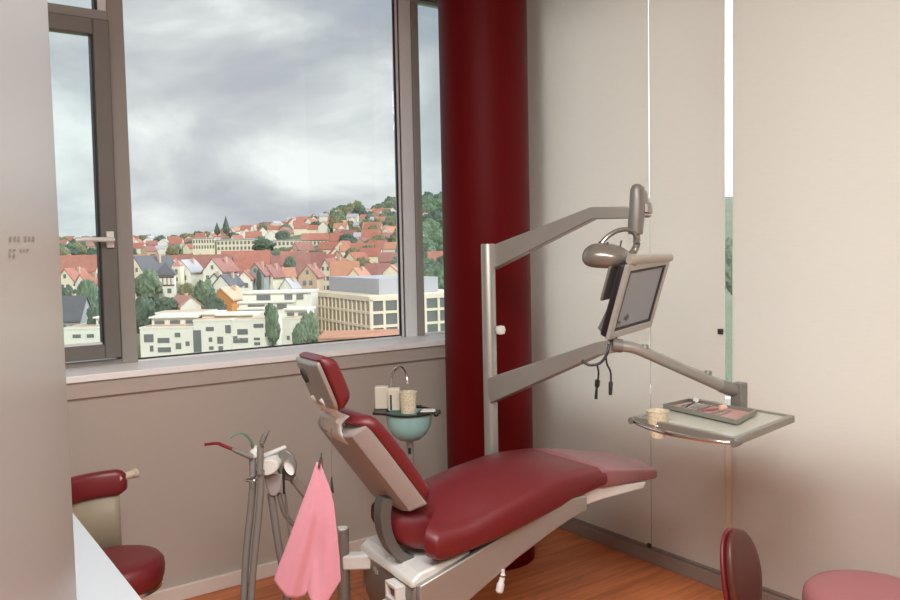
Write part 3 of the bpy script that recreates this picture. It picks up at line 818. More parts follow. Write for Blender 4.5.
# ---- cables hanging below the monitor: two
b = B(); tube(b, smooth_path([at(609, 344, 2.86), at(607, 354, 2.85), at(600, 363, 2.85), at(589, 365, 2.86), at(582, 360.5, 2.87)], 6), .0052, 8)
tube(b, smooth_path([at(597, 364, 2.85), at(598.5, 372, 2.85), at(598, 380, 2.85)], 6), .0035, 8)
tube(b, [at(598, 379, 2.85), at(597.5, 380, 2.85), at(597, 386, 2.85), at(596.7, 388, 2.85)], [.004, .009, .009, .004], 10)
tube(b, [at(596.7, 387, 2.85), at(596, 399, 2.85)], [.004, .006], 8)
tag(build(b, 'cable', M['black']), 'black cable with an inline plug looping under the swing arm joint', 'cable')
b = B(); tube(b, smooth_path([at(606, 357, 2.84), at(607, 364, 2.84), at(610.5, 372, 2.84), at(611, 382, 2.84)], 6), .0035, 8)
tube(b, [at(611, 381, 2.84), at(610.8, 383, 2.84), at(610.3, 395, 2.84)], [.004, .008, .006], 10)
tag(build(b, 'cable', M['black']), 'shorter black cable end hanging straight down, right of the looping cable', 'cable')

# ---- tray arm and tray
TZ = .90
TL = V((2.163, 1.915, TZ)); TF = V((2.145, 1.485, TZ)); TR_ = V((2.592, 1.560, TZ)); TB = V((2.612, 2.005, TZ))
Tt = at(735, 388, 2.95)
b = B(); tube(b, smooth_path([at(619, 346, 2.90), at(632, 347.5, 2.90), at(642, 351, 2.90)], 5) + [at(724, 387, 2.95)], [.020] * 11 + [.0225], 18)
arm = build(b, 'tray_arm', M['silver'], post)
b = B(); tube(b, [at(612, 345, 2.90), at(622, 346, 2.90)], .025, 16); build(b, 'collar', M['silver_dk'], arm)
b = B(); tube(b, [at(720, 385.5, 2.95), at(730, 389, 2.95), at(740, 390, 2.95)], [.024, .026, .023], 16); build(b, 'collar', M['silver_dk'], arm)
for (x, y, D) in ((645, 347.5, 2.9), (708, 373.5, 2.94)):
    b = B(); tube(b, [at(x, y + 7, D), at(x, y, D)], .008, 10); tube(b, [at(x, y + .5, D), at(x, y - 3, D)], [.015, .012], 14); build(b, 'knob', M['silver_dk'], arm)
b = B(); q0 = at(739, 392, 2.95); box(b, (q0.x - .022, q0.y - .022, TZ + .005), (q0.x + .022, q0.y + .022, q0.z + .035)); build(b, 'bracket', M['silver_dk'], arm, bevel=.003)

tray = thing('tray_table', 'glass instrument table with metal rim and curved front handle', 'tray table', tuple((TL + TR_) / 2))
def tq(u, v, z=0):  # u along the handle side L->F, v away from the handle
    return TL * (1 - u) * (1 - v) + TF * u * (1 - v) + TR_ * u * v + TB * (1 - u) * v + V((0, 0, z))
def tbox(bm, u0, u1, v0, v1, z0, z1):
    pl = [(u0, v0), (u1, v0), (u1, v1), (u0, v1)]
    prism(bm, pl, lambda u, v: tq(u, v, z0), lambda u, v: tq(u, v, z1))
b = B(); tbox(b, .03, .97, .03, .97, -.008, -.001); build(b, 'glass_top', M['glass_tray'], tray, smooth=0)
for args in ((0, 1, -.0, .045), (0, 1, .955, 1), (0, .045, .045, .955), (.955, 1, .045, .955)):
    b = B(); tbox(b, *args, -.020, .004); build(b, 'rim', M['tray'], tray, bevel=.002)
hn = (TL - TB).normalized()
b = B()
hpth = smooth_path([tq(.0, -.01, -.008), tq(.02, -.035, -.008), tq(.15, -.10, -.008), tq(.38, -.155, -.008), tq(.62, -.15, -.008), tq(.85, -.095, -.008), tq(.98, -.035, -.008), tq(1.0, -.01, -.008)], 6)
tube(b, hpth, .0065, 12); build(b, 'handle', M['chrome'], tray)
for u in (0.0, 1.0):
    b = B(); tube(b, [tq(u, .04, -.008), tq(u, -.05, -.008)], .012, 12); build(b, 'handle_end', M['silver_dk'], tray)
# cup in a holder ring between rim and handle
cc = onz(657.5, 424, TZ - .012)
b = B()
n = 28
tube(b, [cc + V((math.cos(2 * PI * j / n) * .0345, math.sin(2 * PI * j / n) * .0345, .0)) for j in range(n + 1)], .003, 8, cap=False); build(b, 'cup_ring', M['steel'], tray)
def cup(name, c, r0, r1, h, lab, m=M['cup']):
    o = thing(name, lab, 'cup', tuple(c), group='speckled cups')
    b = B(); lathe(b, [(0, 0), (r0, 0), (r0 + (r1 - r0) * .45, h * .45), (r1, h), (r1 - .0015, h), (r0 + (r1 - r0) * .45 - .002, h * .45), (r0 - .002, .003), (0, .003)], c, 28)
    build(b, 'cup_wall', m, o)
    b = B(); lathe(b, [(r1 - .002, h - .002), (r1 + .0012, h - .003), (r1 + .0018, h), (r1 - .001, h + .001)], c, 28); build(b, 'rolled_rim', M['cream'], o)
    return o
cup('cup', cc - V((0, 0, .046)), .0255, .0385, .095, 'speckled cream cup in the ring at the left end of the tray handle')
# instrument tray lying on the glass
def iq(u, v, z): return tq(.16 + (u - .5) * .0 + u * .70, .28 + v * .62, z)
it = thing('instrument_tray', 'shallow metal instrument tray lined with pink paper', 'tray', tuple(iq(.5, .5, .0045)))
ipts = [onz(663, 405, TZ + .015), onz(737, 421.5, TZ + .015), onz(757, 411, TZ + .015), onz(689, 399.5, TZ + .015)]
def iq(u, v, z):
    p = ipts[0] * (1 - u) * (1 - v) + ipts[1] * u * (1 - v) + ipts[2] * u * v + ipts[3] * (1 - u) * v
    return V((p.x, p.y, TZ + z))
def ibox(bm, u0, u1, v0, v1, z0, z1):
    prism(bm, [(u0, v0), (u1, v0), (u1, v1), (u0, v1)], lambda u, v: iq(u, v, z0), lambda u, v: iq(u, v, z1))
b = B(); ibox(b, 0, 1, 0, 1, .0045, .0075)
for a in ((0, 1, 0, .035), (0, 1, .965, 1), (0, .022, .035, .965), (.978, 1, .035, .965)): ibox(b, *a, .0075, .020)
build(b, 'pan', M['tray'], it, smooth=0)
b = B(); ibox(b, .03, .97, .05, .95, .0078, .0092); build(b, 'paper_liner', M['liner'], it, smooth=0)
def instrument(u0, v0, u1, v1, m, lab, name='dental_instrument', r=.0035, group='instruments on the pink lined tray', hook=0.0, zz=.013):
    a = iq(u0, v0, zz); c = iq(u1, v1, zz); d = c - a
    o = thing(name, lab, 'instrument', tuple((a + c) / 2), group=group)
    b = B(); tube(b, [a + d * .2, a + d * .22, a + d * .78, a + d * .8], [r * .6, r, r, r * .6], 10); build(b, 'handle', m, o)
    for e0, e1, sgn in ((.2, 0, 1), (.8, 1, -1)):
        b = B(); tube(b, smooth_path([a + d * e0, a + d * (e0 + (e1 - e0) * .6), a + d * e1 + V((0, 0, hook))], 4), [r * .5] * 6 + [r * .25] * 3, 8); build(b, 'tip', M['steel'], o)
    return o
LAB = 'thin steel dental instrument lying in a row on the pink paper'
for u in (.14, .20, .26, .32, .38, .60):
    instrument(u, .14, u + .03, .86, M['steel'], LAB, hook=.004, r=.0046)
instrument(.42, .12, .62, .80, M['leather_pale'], 'dark pink handled dental instrument lying slanted across the tray', r=.005)
instrument(.70, .12, .72, .72, M['steel'], 'thick steel instrument with broad grip near the front of the tray', r=.006)
mi = thing('mouth_mirror', 'small round mouth mirror propped up at the rear of the tray', 'mirror', tuple(iq(.17, .80, .0095)))
b = B(); tube(b, [iq(.25, .2, .013), iq(.19, .74, .020)], .0026, 8); build(b, 'handle', M['rubber'], mi)
b = B(); c0 = iq(.185, .80, .026); lathe(b, [(0, -.001), (.011, -.001), (.011, .001), (0, .001)], (0, 0, 0), 20, Matrix.Translation(c0) @ Matrix.Rotation(.9, 4, 'X') @ Matrix.Rotation(-.5, 4, 'Y')); build(b, 'mirror_disc', M['white_pl'], mi)
b = B(); c0 = iq(.64, .62, .0); tube(b, [c0 + V((-.012, .004, .022)), c0 + V((.012, -.004, .022))], .011, 14)
tag(build(b, 'cotton_roll', M['cotton_pink'], bevel=.003), 'salmon coloured cotton roll lying on the instruments', 'cotton roll')
# ================================================================== ASSISTANT UNIT (suction holder) left of the chair
DA = 2.75
def A(x, y, dD=0.0): return at(x, y, DA + dD)
ba = A(343, 560, .18)
au = thing('suction_unit', 'grey suction holder with hanging hoses on an arm beside the pink cloth', 'dental suction unit', (ba.x, ba.y, 0))
b = B(); c0 = A(269, 465.5)
fx = (A(281, 464) - A(257, 467)).normalized(); fz = V((0, 0, 1)); fy = fz.cross(fx).normalized()
rows = []
for (o, k) in ((-.030, .86), (-.026, .97), (-.018, 1), (.05, 1), (.09, .8)):
    rows.append([b.verts.new(c0 + fy * o + fx * (math.cos(a) * .040 * k) + fz * (math.sin(a) * .028 * k)) for a in [2 * PI * j / 32 for j in range(32)]])
for a, c in zip(rows, rows[1:]):
    for j in range(32): b.faces.new((a[j], a[(j + 1) % 32], c[(j + 1) % 32], c[j]))
b.faces.new(rows[0][::-1]); b.faces.new(rows[-1])
build(b, 'holder_head', M['white_pl'], au, smooth=40)
b = B(); tube(b, [A(256, 459, .02), A(255, 452, .03), A(258, 447.5, .03)], [.018, .020, .014], 14); tube(b, [A(255, 455, .03), A(254, 468, .03)], [.02, .018], 14); build(b, 'holder_socket', M['white_pl'], au)
b = B(); bar(b, A(263, 456, .02), A(286, 446.5, .05), .012, .010, .018); build(b, 'handle', M['white_pl'], au, bevel=.003)
hx_ = [(279, 452), (286, 449), (293, 454), (297.5, 463), (296, 474), (292, 481), (282, 480), (277, 470)]
b = B(); prism(b, hx_, lambda x, y: A(x, y, .02), lambda x, y: A(x, y, .10)); build(b, 'joint_housing', M['silver_dk'], au, bevel=.006)
b = B(); rows = []
for dD, k in ((.018, .8), (.005, 1), (.03, 1)):
    rows.append([b.verts.new(A(289 + math.cos(a) * 5.2 * k - math.sin(a) * 2.6 * k * -.6, 467.5 + math.sin(a) * 7.6 * k + math.cos(a) * 1.2, dD - .01)) for a in [2 * PI * j / 24 for j in range(24)]])
for a, c in zip(rows, rows[1:]):
    for j in range(24): b.faces.new((a[j], a[(j + 1) % 24], c[(j + 1) % 24], c[j]))
b.faces.new(rows[0][::-1]); b.faces.new(rows[-1]); build(b, 'cap', M['white_pl'], au)
b = B(); prism(b, [(264, 474), (283, 474), (281, 490), (276, 496), (270, 496), (266, 486)], lambda x, y: A(x, y, .01), lambda x, y: A(x, y, .06)); build(b, 'valve_block', M['pink_pl'], au, bevel=.004)
b = B(); tube(b, [A(283.5, 468, .0), A(284, 494, .0)], .0042, 8); build(b, 'seam', M['black'], au)
b = B(); tube(b, smooth_path([A(264, 477), A(254, 480.5, -.04), A(245.5, 481, -.02), A(247, 479.5, .02), A(258, 479, .03), A(270, 476, .02)], 6), .0032, 8); build(b, 'hose_loop', M['chrome'], au)
def hose(pts, r, m=M['hose']):
    b = B(); tube(b, smooth_path([A(*p) for p in pts], 8), r, 12)
    for _ in (0,): pass
    return build(b, 'hose', m, au)
hose([(252.5, 455, .02), (253, 480, .0), (250.5, 512, .0), (247, 545, .0), (245, 575, .0), (244.5, 606, .0), (250, 640, .05)], .0125)
hose([(261, 470, -.035), (260.5, 492, -.03), (258, 522, -.03), (254.5, 556, -.03), (252, 585, -.03), (251.5, 612, -.02), (258, 642, .05)], .0120)
hose([(271, 494, .03), (274, 515, .04), (279, 548, .05), (285, 580, .06), (288, 606, .06), (293, 640, .08)], .0135)
hose([(279, 494, .03), (284, 512, .05), (293, 524, .08), (306, 533, .1)], .0085)
hose([(285, 493, .02), (287.5, 515, .05), (290, 548, .06), (291.5, 580, .07)], .004)
b = B(); bar(b, A(292, 477, .06), A(312, 502, .10), .030, .030, .03); bar(b, A(312, 502, .10), A(342, 541, .18), .030, .03, .03); build(b, 'arm', M['silver'], au, bevel=.006)
pa = at(343, 527.5, 2.93); pz = at(343, 582, 2.93)
b = B(); lathe(b, [(0, pz.z - .10), (.0235, pz.z - .10), (.0235, pa.z - .003), (.021, pa.z), (0, pa.z)], (ba.x, ba.y, 0), 28); build(b, 'post', M['silver_dk'], au)
b = B(); lathe(b, [(0, 0), (.0235, 0), (.0235, pz.z - .10), (0, pz.z - .10)], (ba.x, ba.y, 0), 28); build(b, 'lower_post', M['silver_dk'], au)
b = B(); lathe(b, [(0, pa.z - .001), (.0215, pa.z - .001), (.020, pa.z + .003), (0, pa.z + .004)], (ba.x, ba.y, 0), 28); build(b, 'post_cap', M['white_pl'], au)
e0 = V((ba.x, ba.y, at(343, 561, 2.93).z)); e1 = W(1.30, 2.56, .385)
b = B(); bar(b, e0, e1, .055, .055, .05); build(b, 'base_arm', M['white_pl'], au, bevel=.008)
# hand pieces resting in the holder: things of their own
b = B(); tube(b, smooth_path([A(232, 449, -.03), A(222, 445, -.04), A(217, 443.3, -.05), A(205, 444.5, -.08)], 5), [.0058] * 9 + [.0050] * 7, 10)
o = thing('suction_tip', 'bent dark red suction tip pointing left from the holder', 'suction handpiece', tuple(A(243, 453)))
build(b, 'tip', M['red_pl'], o)
b = B(); tube(b, [A(231, 448.6, -.03), A(236, 450.8, -.02), A(252, 457, .0)], [.006, .0085, .0105], 12); build(b, 'handle', M['hose'], o)
o = thing('suction_tip', 'thin curved green suction tip above the white holder', 'suction handpiece', tuple(A(253, 448)))
b = B(); tube(b, smooth_path([A(230, 438, -.02), A(236, 434, -.01), A(243, 433.4, 0), A(249, 438, .01), A(253, 445, .02)], 5), [.0038] * 12 + [.0046] * 9, 10); build(b, 'tip', M['green_pl'], o)
b = B(); tube(b, [A(252, 444, .02), A(254.5, 451, .03)], [.006, .008], 10); build(b, 'handle', M['silver_dk'], o)
o = thing('air_syringe', 'upright grey handpiece with a slanted flat tip in front of the holder', 'dental handpiece', tuple(A(260, 474, -.04)))
b = B(); tube(b, [A(259.8, 474, -.045), A(260.2, 460, -.045), A(260.5, 447, -.045), A(262.5, 442, -.045)], [.0105, .0115, .0115, .0105], 14); build(b, 'handle', M['hose'], o)
b = B(); tube(b, [A(261.8, 443, -.045), A(264.5, 436, -.045), A(269, 430.5, -.045)], [.0105, .0095, .003], 12); build(b, 'tip', M['silver_dk'], o)

# ---- pink cloth on a slim hook stand
DT = 2.62
LE = [(0, 316.5), (.15, 311), (.32, 303.5), (.49, 296), (.70, 287), (.87, 279), (1, 274)]
RE = [(0, 320.5), (.11, 325), (.24, 331), (.36, 334), (.58, 337), (.79, 339.5), (1, 341)]
YB = [(-1, 580), (-.8, 590), (-.62, 597), (-.3, 598.5), (-.05, 594.5), (0, 591.5), (.08, 599), (.22, 606), (.5, 606), (.8, 591), (1, 580)]
b = B(); rows = []
nu, nv_ = 44, 40
for i in range(nv_ + 1):
    v = i / nv_; r = []
    for j in range(nu + 1):
        u = -1 + 2 * j / nu
        y = 462 + (lin(YB, u) - 462) * v
        x = lin(LE, v) + (lin(RE, v) - lin(LE, v)) * (u + 1) / 2
        fold = (.016 * math.sin(2.6 * u + .6 + .8 * v) + .0055 * math.sin(6.5 * u + 2.4 * v) * v + .002 * math.sin(13 * u + 2 + 3 * v) * v) * min(1, v * 1.6)
        fold += .030 * (1 - u * u) * -min(1, v * 2.5) * .7
        if u > 0 and v > .7: fold += -.022 * (v - .7) / .3 * math.exp(-((u - .18) / .2) ** 2)
        r.append(at(x, y, DT + fold))
    rows.append(r)
quadgrid(b, rows)
tw = build(b, 'pink_cloth', M['towel'], smooth=80)
sd = tw.modifiers.new('solid', 'SOLIDIFY'); sd.thickness = .003
tag(tw, 'pink cloth hanging in folds from a dark clip in front of the chair', 'cloth')
hk = thing('clip_stand', 'thin dark wire clip holding up the pink cloth', 'clip', tuple(at(322, 470, DT + .03)))
b = B(); tube(b, smooth_path([at(321.5, 453, DT + .01), at(321, 458, DT + .005), at(319.5, 463, DT - .005), at(319, 468, DT - .012)], 4), [.0022] * 4 + [.0035] * 4 + [.004] * 4 + [.003], 8); build(b, 'jaw', M['rubber'], hk)
b = B(); tube(b, smooth_path([at(321, 458, DT + .02), at(323, 480, DT + .06), at(326, 520, DT + .14), at(326, 524, DT + .22)], 6), .004, 8); build(b, 'wire', M['steel'], hk)
# ---- chain with clip hanging from the head rest hinge
bc = thing('bib_chain', 'fine bib chain with a small dark clip hanging from the headrest hinge', 'bib chain', tuple(at(331.8, 440, 2.72)))
b = B(); tube(b, [at(331.2, 428, 2.66), at(331.8, 478, 2.66)], .0011, 6); build(b, 'chain', M['steel'], bc)
b = B(); tube(b, [at(331.8, 477, 2.66), at(331.6, 483, 2.66), at(332.2, 490, 2.66), at(333.3, 493, 2.66)], [.002, .0042, .0055, .003], 8); build(b, 'clip', M['rubber'], bc)

# ================================================================== CUSPIDOR behind the backrest
DC = 3.36; bcen = at(409, 416, DC); cz = .832
cu = thing('spittoon', 'spittoon with teal glass bowl and chrome spout behind the chair back', 'spittoon', (bcen.x, bcen.y, 0))
cxy = V((bcen.x, bcen.y, 0))
b = B(); R_ = .100
pr = [(.012, cz - .118), (.045, cz - .112), (.072, cz - .090), (.090, cz - .055), (.098, cz - .01), (R_, cz), (R_ - .004, cz), (.094, cz - .01), (.086, cz - .053), (.069, cz - .086), (.043, cz - .107), (.012, cz - .112)]
lathe(b, pr + [pr[0]], cxy, 48); build(b, 'bowl', M['bowl'], cu)
b = B(); lathe(b, [(.096, cz), (.106, cz), (.106, cz + .008), (.096, cz + .008), (.096, cz)], cxy, 48)
lft = at(384, 413, 3.42)
sx = (RW).normalized()
pl = [(-.150, -.03), (-.150, .09), (-.02, .13), (.05, .12), (.05, .1), (-.07, .075), (-.1, .0), (-.09, -.055)]
prism(b, pl, lambda u, v: cxy + sx * u + FW * v + V((0, 0, cz)), lambda u, v: cxy + sx * u + FW * v + V((0, 0, cz + .0085)))
build(b, 'shelf', M['black'], cu, smooth=20)
b = B(); lathe(b, [(0, 0), (.11, 0), (.11, .02), (.03, .035), (.019, .05), (.016, cz - .115), (0, cz - .115)], cxy, 28); build(b, 'pedestal', M['silver'], cu)
b = B(); tube(b, [cxy + V((0, 0, cz - .17)) - FW * .018, cxy + V((0, 0, cz - .145)) - FW * .018], .006, 8); build(b, 'drain_clip', M['black'], cu)
sp0 = at(391, 404, 3.45); b = B()
tube(b, smooth_path([V((sp0.x, sp0.y, cz)), at(391, 388, 3.45), at(391.5, 376, 3.45), at(396, 368.5, 3.44), at(402, 368, 3.42), at(406.5, 376, 3.38), at(407.5, 384, 3.37)], 6), .0062, 12); build(b, 'spout', M['chrome'], cu)
b = B(); k0 = at(430, 411.5, 3.32)
prism(b, [(-.055, -.03), (.045, -.03), (.045, .03), (-.045, .04)], lambda u, v: V((k0.x, k0.y, cz + .004)) + sx * u + FW * v, lambda u, v: V((k0.x, k0.y, cz + .012)) + sx * u + FW * v); build(b, 'side_tray', M['black'], cu, bevel=.002)
b = B(); prism(b, [(-.040, -.024), (.025, -.024), (.02, .024), (-.03, .03)], lambda u, v: V((k0.x, k0.y, cz + .0122)) + sx * u + FW * v, lambda u, v: V((k0.x, k0.y, cz + .018)) + sx * u + FW * v); build(b, 'tray_lid', M['white_pl'], cu, bevel=.002)
b = B(); kk = at(436, 414, 3.27); lathe(b, [(0, -.012), (.009, -.009), (.012, 0), (.009, .009), (0, .012)], kk, 16); tube(b, [kk, V((kk.x, kk.y, cz + .006)) + FW * .02], .004, 8); build(b, 'knob', M['black'], cu)
cA = at(408.5, 411.5, 3.32); cA = V((cA.x, cA.y, cz + .0086))
cup('cup', cA, .031, .0365, .088, 'speckled cream cup on the dark shelf of the spittoon')
def carton(x0, x1, y1, D, lab, h=.098, rz=0.0, slot=False):
    p = at((x0 + x1) / 2, y1, D); w = (x1 - x0) / 800 * D
    o = thing('carton', lab, 'carton', (p.x, p.y, cz + .0086))
    c = V((p.x, p.y, cz + .0086)); a_ = (sx * math.cos(rz) + FW * math.sin(rz)); d_ = V((-a_.y, a_.x, 0))
    b = B(); prism(b, [(-w / 2, -.02), (w / 2, -.02), (w / 2, .02), (-w / 2, .02)], lambda u, v: c + a_ * u + d_ * v, lambda u, v: c + a_ * u + d_ * v + V((0, 0, h))); build(b, 'box_wall', M['cream'], o, bevel=.004)
    if slot:
        b = B(); prism(b, [(-.004 - w * .25, -.0212), (.004 - w * .25, -.0212), (.004 - w * .25, -.0195), (-.004 - w * .25, -.0195)], lambda u, v: c + a_ * u + d_ * v + V((0, 0, .004)), lambda u, v: c + a_ * u + d_ * v + V((0, 0, h * .72))); build(b, 'slot', M['rubber'], o)
    return o
carton(375.5, 389, 408.5, 3.42, 'plain cream carton at the left end of the spittoon shelf', h=.096)
carton(388.5, 400.5, 410.5, 3.38, 'cream carton with a dark upright slot, between plain carton and cup', h=.094, slot=True)

# ================================================================== STOOLS
def stool(lab, c, zs, rad, m_seat, m_back, yaw, back):
    """yaw: direction (world angle) from the seat centre to the back rest"""
    o = thing('stool', lab, 'stool', (c.x, c.y, 0), yaw)
    def bl(bm, n, m, **k): return build(bm, n, m, o, world=False, **k)
    b = B(); th = .085
    pr = [(0, zs - .002), (rad * .5, zs + .001), (rad * .80, zs), (rad * .92, zs - .006), (rad * .985, zs - .020), (rad, zs - .042), (rad * .985, zs - .066), (rad * .94, zs - th), (0, zs - th)]
    lathe(b, pr, n=64); bl(b, 'seat', m_seat, smooth=60)
    b = B(); lathe(b, [(rad * .90, zs - th - .014), (rad * .95, zs - th - .014), (rad * .95, zs - th - .001), (rad * .90, zs - th - .001), (rad * .90, zs - th - .014)], n=48); bl(b, 'ring', M['chrome'])
    b = B(); lathe(b, [(0, zs - th - .03), (.09, zs - th - .03), (.10, zs - th), (0, zs - th)], n=24); bl(b, 'seat_plate', M['silver_dk'])
    b = B(); lathe(b, [(0, .08), (.026, .08), (.026, .26), (.018, .26), (.018, zs - th - .03), (0, zs - th - .03)], n=24); bl(b, 'gas_column', M['chrome'])
    for k in range(5):
        a = 2 * PI * k / 5 + .3; d = V((math.cos(a), math.sin(a), 0))
        b = B(); bar(b, V((0, 0, .095)) + d * .015, V((0, 0, .075)) + d * .25, .035, .022, .03); leg = bl(b, 'leg', M['silver'], bevel=.004)
        b = B(); t_ = V((-d.y, d.x, 0)); p = d * .235 + V((0, 0, .027)); tube(b, [p - t_ * .012, p + t_ * .012], .027, 16); tube(b, [p, p + V((0, 0, .04))], .006, 8)
        w = build(b, 'castor', M['rubber'], leg, world=False)
    back(o, bl, zs, rad)
    return o
def back_bar(o, bl, zs, rad):
    # padded curved bar on a beige support plate
    b = B(); rows = []; R2 = rad + .045; n = 20
    for i in range(n + 1):
        a = -.80 + 1.6 * i / n
        k = math.sin(min(1, min(i, n - i) / 2.0) * PI / 2); hh = .046 * (.6 + .4 * k); ww = .026 * (.5 + .5 * k)
        ring = []
        for j in range(16):
            q = 2 * PI * j / 16; cx_, sx_ = math.cos(q), math.sin(q)
            rr = R2 + math.copysign(abs(cx_) ** .6, cx_) * ww
            ring.append(b.verts.new(V((rr * math.cos(a), rr * math.sin(a), zs + .205 + math.copysign(abs(sx_) ** .5, sx_) * hh))))
        rows.append(ring)
    for a, c in zip(rows, rows[1:]):
        for j in range(16): b.faces.new((a[j], a[(j + 1) % 16], c[(j + 1) % 16], c[j]))
    b.faces.new(rows[0][::-1]); b.faces.new(rows[-1])
    bl(b, 'backrest', M['leather'], smooth=60)
    b = B(); r0 = []; r1 = []
    for i in range(13):
        a = -.68 + 1.36 * i / 12
        r0.append([V(((R2 - .004) * math.cos(a), (R2 - .004) * math.sin(a), z)) for z in (zs - .10, zs + .05, zs + .17)])
    quadgrid(b, r0); q = bl(b, 'support_plate', M['beige_panel'], smooth=60)
    sd = q.modifiers.new('solid', 'SOLIDIFY'); sd.thickness = .008
    b = B(); a = -.74; p0 = V((R2 * math.cos(a), R2 * math.sin(a), zs + .222)); d = V((math.sin(a), -math.cos(a), 0))
    d = V((.1, -1, 0)).normalized()
    tube(b, [p0 - d * .02, p0 + d * .045], .014, 14); tube(b, [p0 + d * .045, p0 + d * .058], .017, 14); bl(b, 'knob', M['beige_pl'])
    b = B(); tube(b, [V((0, 0, zs - .105)), V((R2 - .006, 0, zs - .105)), V((R2 - .006, 0, zs - .06))], .012, 10); bl(b, 'arm', M['silver_dk'])
def back_disc(o, bl, zs, rad):
    # oval shell on a curved arm
    cx_ = rad + .195; cz_ = zs + .040
    Mx = Matrix.Translation((cx_, 0, cz_)) @ Matrix.Rotation(math.radians(9), 4, 'Y') @ Matrix.Rotation(math.radians(DISC_TURN), 4, 'Z')
    def shell(x0, x1, hw, hh, name, m):
        b = B(); rows = []
        for k in range(10):
            f = k / 9; e = max(0, 1 - abs(2 * f - 1) ** 2.6) ** .5; x = x0 + (x1 - x0) * f
            e = .72 + .28 * e
            ring = []
            for j in range(48):
                a = 2 * PI * j / 48; y = math.cos(a) * hw * e; z = math.sin(a) * hh * e
                ring.append(b.verts.new(Mx @ V((x - 1.1 * y * y, y, z))))
            rows.append(ring)
        for a, c in zip(rows, rows[1:]):
            for j in range(48): b.faces.new((a[j], a[(j + 1) % 48], c[(j + 1) % 48], c[j]))
        for r, sg in ((rows[0], -1), (rows[-1], 1)):
            x = x0 if sg < 0 else x1
            prev = r
            for f in (.8, .55, .25):
                cur = []
                for j in range(48):
                    a = 2 * PI * j / 48; y = math.cos(a) * hw * .72 * f; z = math.sin(a) * hh * .72 * f
                    cur.append(b.verts.new(Mx @ V((x + sg * .006 * (1 - f * f) - 1.1 * y * y, y, z))))
                for j in range(48): b.faces.new((prev[j], prev[(j + 1) % 48], cur[(j + 1) % 48], cur[j]))
                prev = cur
            b.faces.new(prev)
        return bl(b, name, m, smooth=60)
    shell(-.020, .012, .106, .150, 'back_cushion', M['leather_shaded'])
    shell(.006, .026, .108, .152, 'back_shell', M['leather'])
    b = B(); bar(b, V((.02, 0, zs - .10)), V((rad + .215, 0, zs - .10)), .014, .014, .05); bar(b, V((rad + .215, 0, zs - .105)), V((rad + .213, 0, zs + .02)), .014, .014, .05)
    bl(b, 'arm', M['silver_dk'], bevel=.003)
s1 = onz(114, 559, .50)
stool('round dark red stool with low padded back bar in the far left corner', s1, .50, .160, M['leather'], M['leather'], math.atan2(FW.y, FW.x) + .95, back_bar)
DISC_TURN = -40
s2 = onz(872, 591, .50)
yaw2 = math.atan2(-RW.y, -RW.x)
stool('round rose pink stool with oval dark red backrest at the bottom right', s2, .50, .185, M['leather_rose'], M['leather_shaded'], yaw2, back_disc)
# ================================================================== THE TOWN OUTSIDE
ZL = [(20, -26), (100, -25), (150, -24), (185, -20), (230, -15), (300, -11), (380, -6.5), (450, -2), (550, 5), (700, 15), (900, 19), (1300, 21), (2500, 22)]
ZR = [(20, -26), (100, -25), (150, -23), (185, -19), (230, -13), (300, -4), (400, 8), (550, 28), (700, 45), (900, 50), (1300, 48), (2500, 45)]
def gz(r, D):
    az = r / max(D, 1)
    w = min(1, max(0, (az + .33) / .31))
    return lin(ZL, D) * (1 - w) + lin(ZR, D) * w
def rd(px, D): return (px - 450) / F * D * .998
def wp(r, D, z): return FW * D + RW * r + V((0, 0, z))
b = B()
DS = [18, 40, 70, 100, 125, 150, 170, 190, 215, 240, 270, 300, 340, 380, 420, 470, 520, 580, 640, 700, 780, 880, 1000, 1300, 1800, 2500]
rows = []
for D in DS:
    row = []
    for i in range(61):
        az = -1.1 + 2.9 * i / 60
        r = az * D
        z = gz(r, D) + (1.2 * noise.noise(V((r * .012, D * .012, 0))) * min(1, D / 300) if D > 100 else 0)
        row.append(wp(r, D, z))
    rows.append(row)
quadgrid(b, rows)
g = build(b, 'hillside', M['x_ground'], smooth=60); struct(g)
YV = math.atan2(FW.y, FW.x) - PI / 2      # turn that makes a house's front face the room

def root_at(name, lab, cat, px, D, zb, yaw, group=None):
    p = wp(rd(px, D), D, zb)
    return thing(name, lab, cat, tuple(p), YV + math.radians(yaw), group)
def lb(o, bm, n, m, **k): return build(bm, n, m, o, world=False, **k)
def wbox(o, x0, x1, z0, z1, y, m=None, d=.12, name='window'):
    b = B(); box(b, (x0, y - d, z0), (x1, y + d, z1)); return lb(o, b, name, m or M['x_win'], smooth=0)
def gable_shape(bw, br, w, l, hw, hr, drop=8, ov=.5, front='gable'):
    """walls into bw, roof into br; ridge along y (gable front at y=-l/2)"""
    prism(bw, [(-w / 2, -drop), (w / 2, -drop), (w / 2, hw), (0, hw + hr), (-w / 2, hw)], lambda x, z: V((x, -l / 2, z)), lambda x, z: V((x, l / 2, z)))
    sl = hr / (w / 2); t = .35
    e = w / 2 + ov
    prism(br, [(-e, hw - sl * ov), (0, hw + hr), (e, hw - sl * ov), (e, hw - sl * ov + t), (0, hw + hr + t), (-e, hw - sl * ov + t)],
          lambda x, z: V((x, -l / 2 - ov * .6, z)), lambda x, z: V((x, l / 2 + ov * .6, z)))
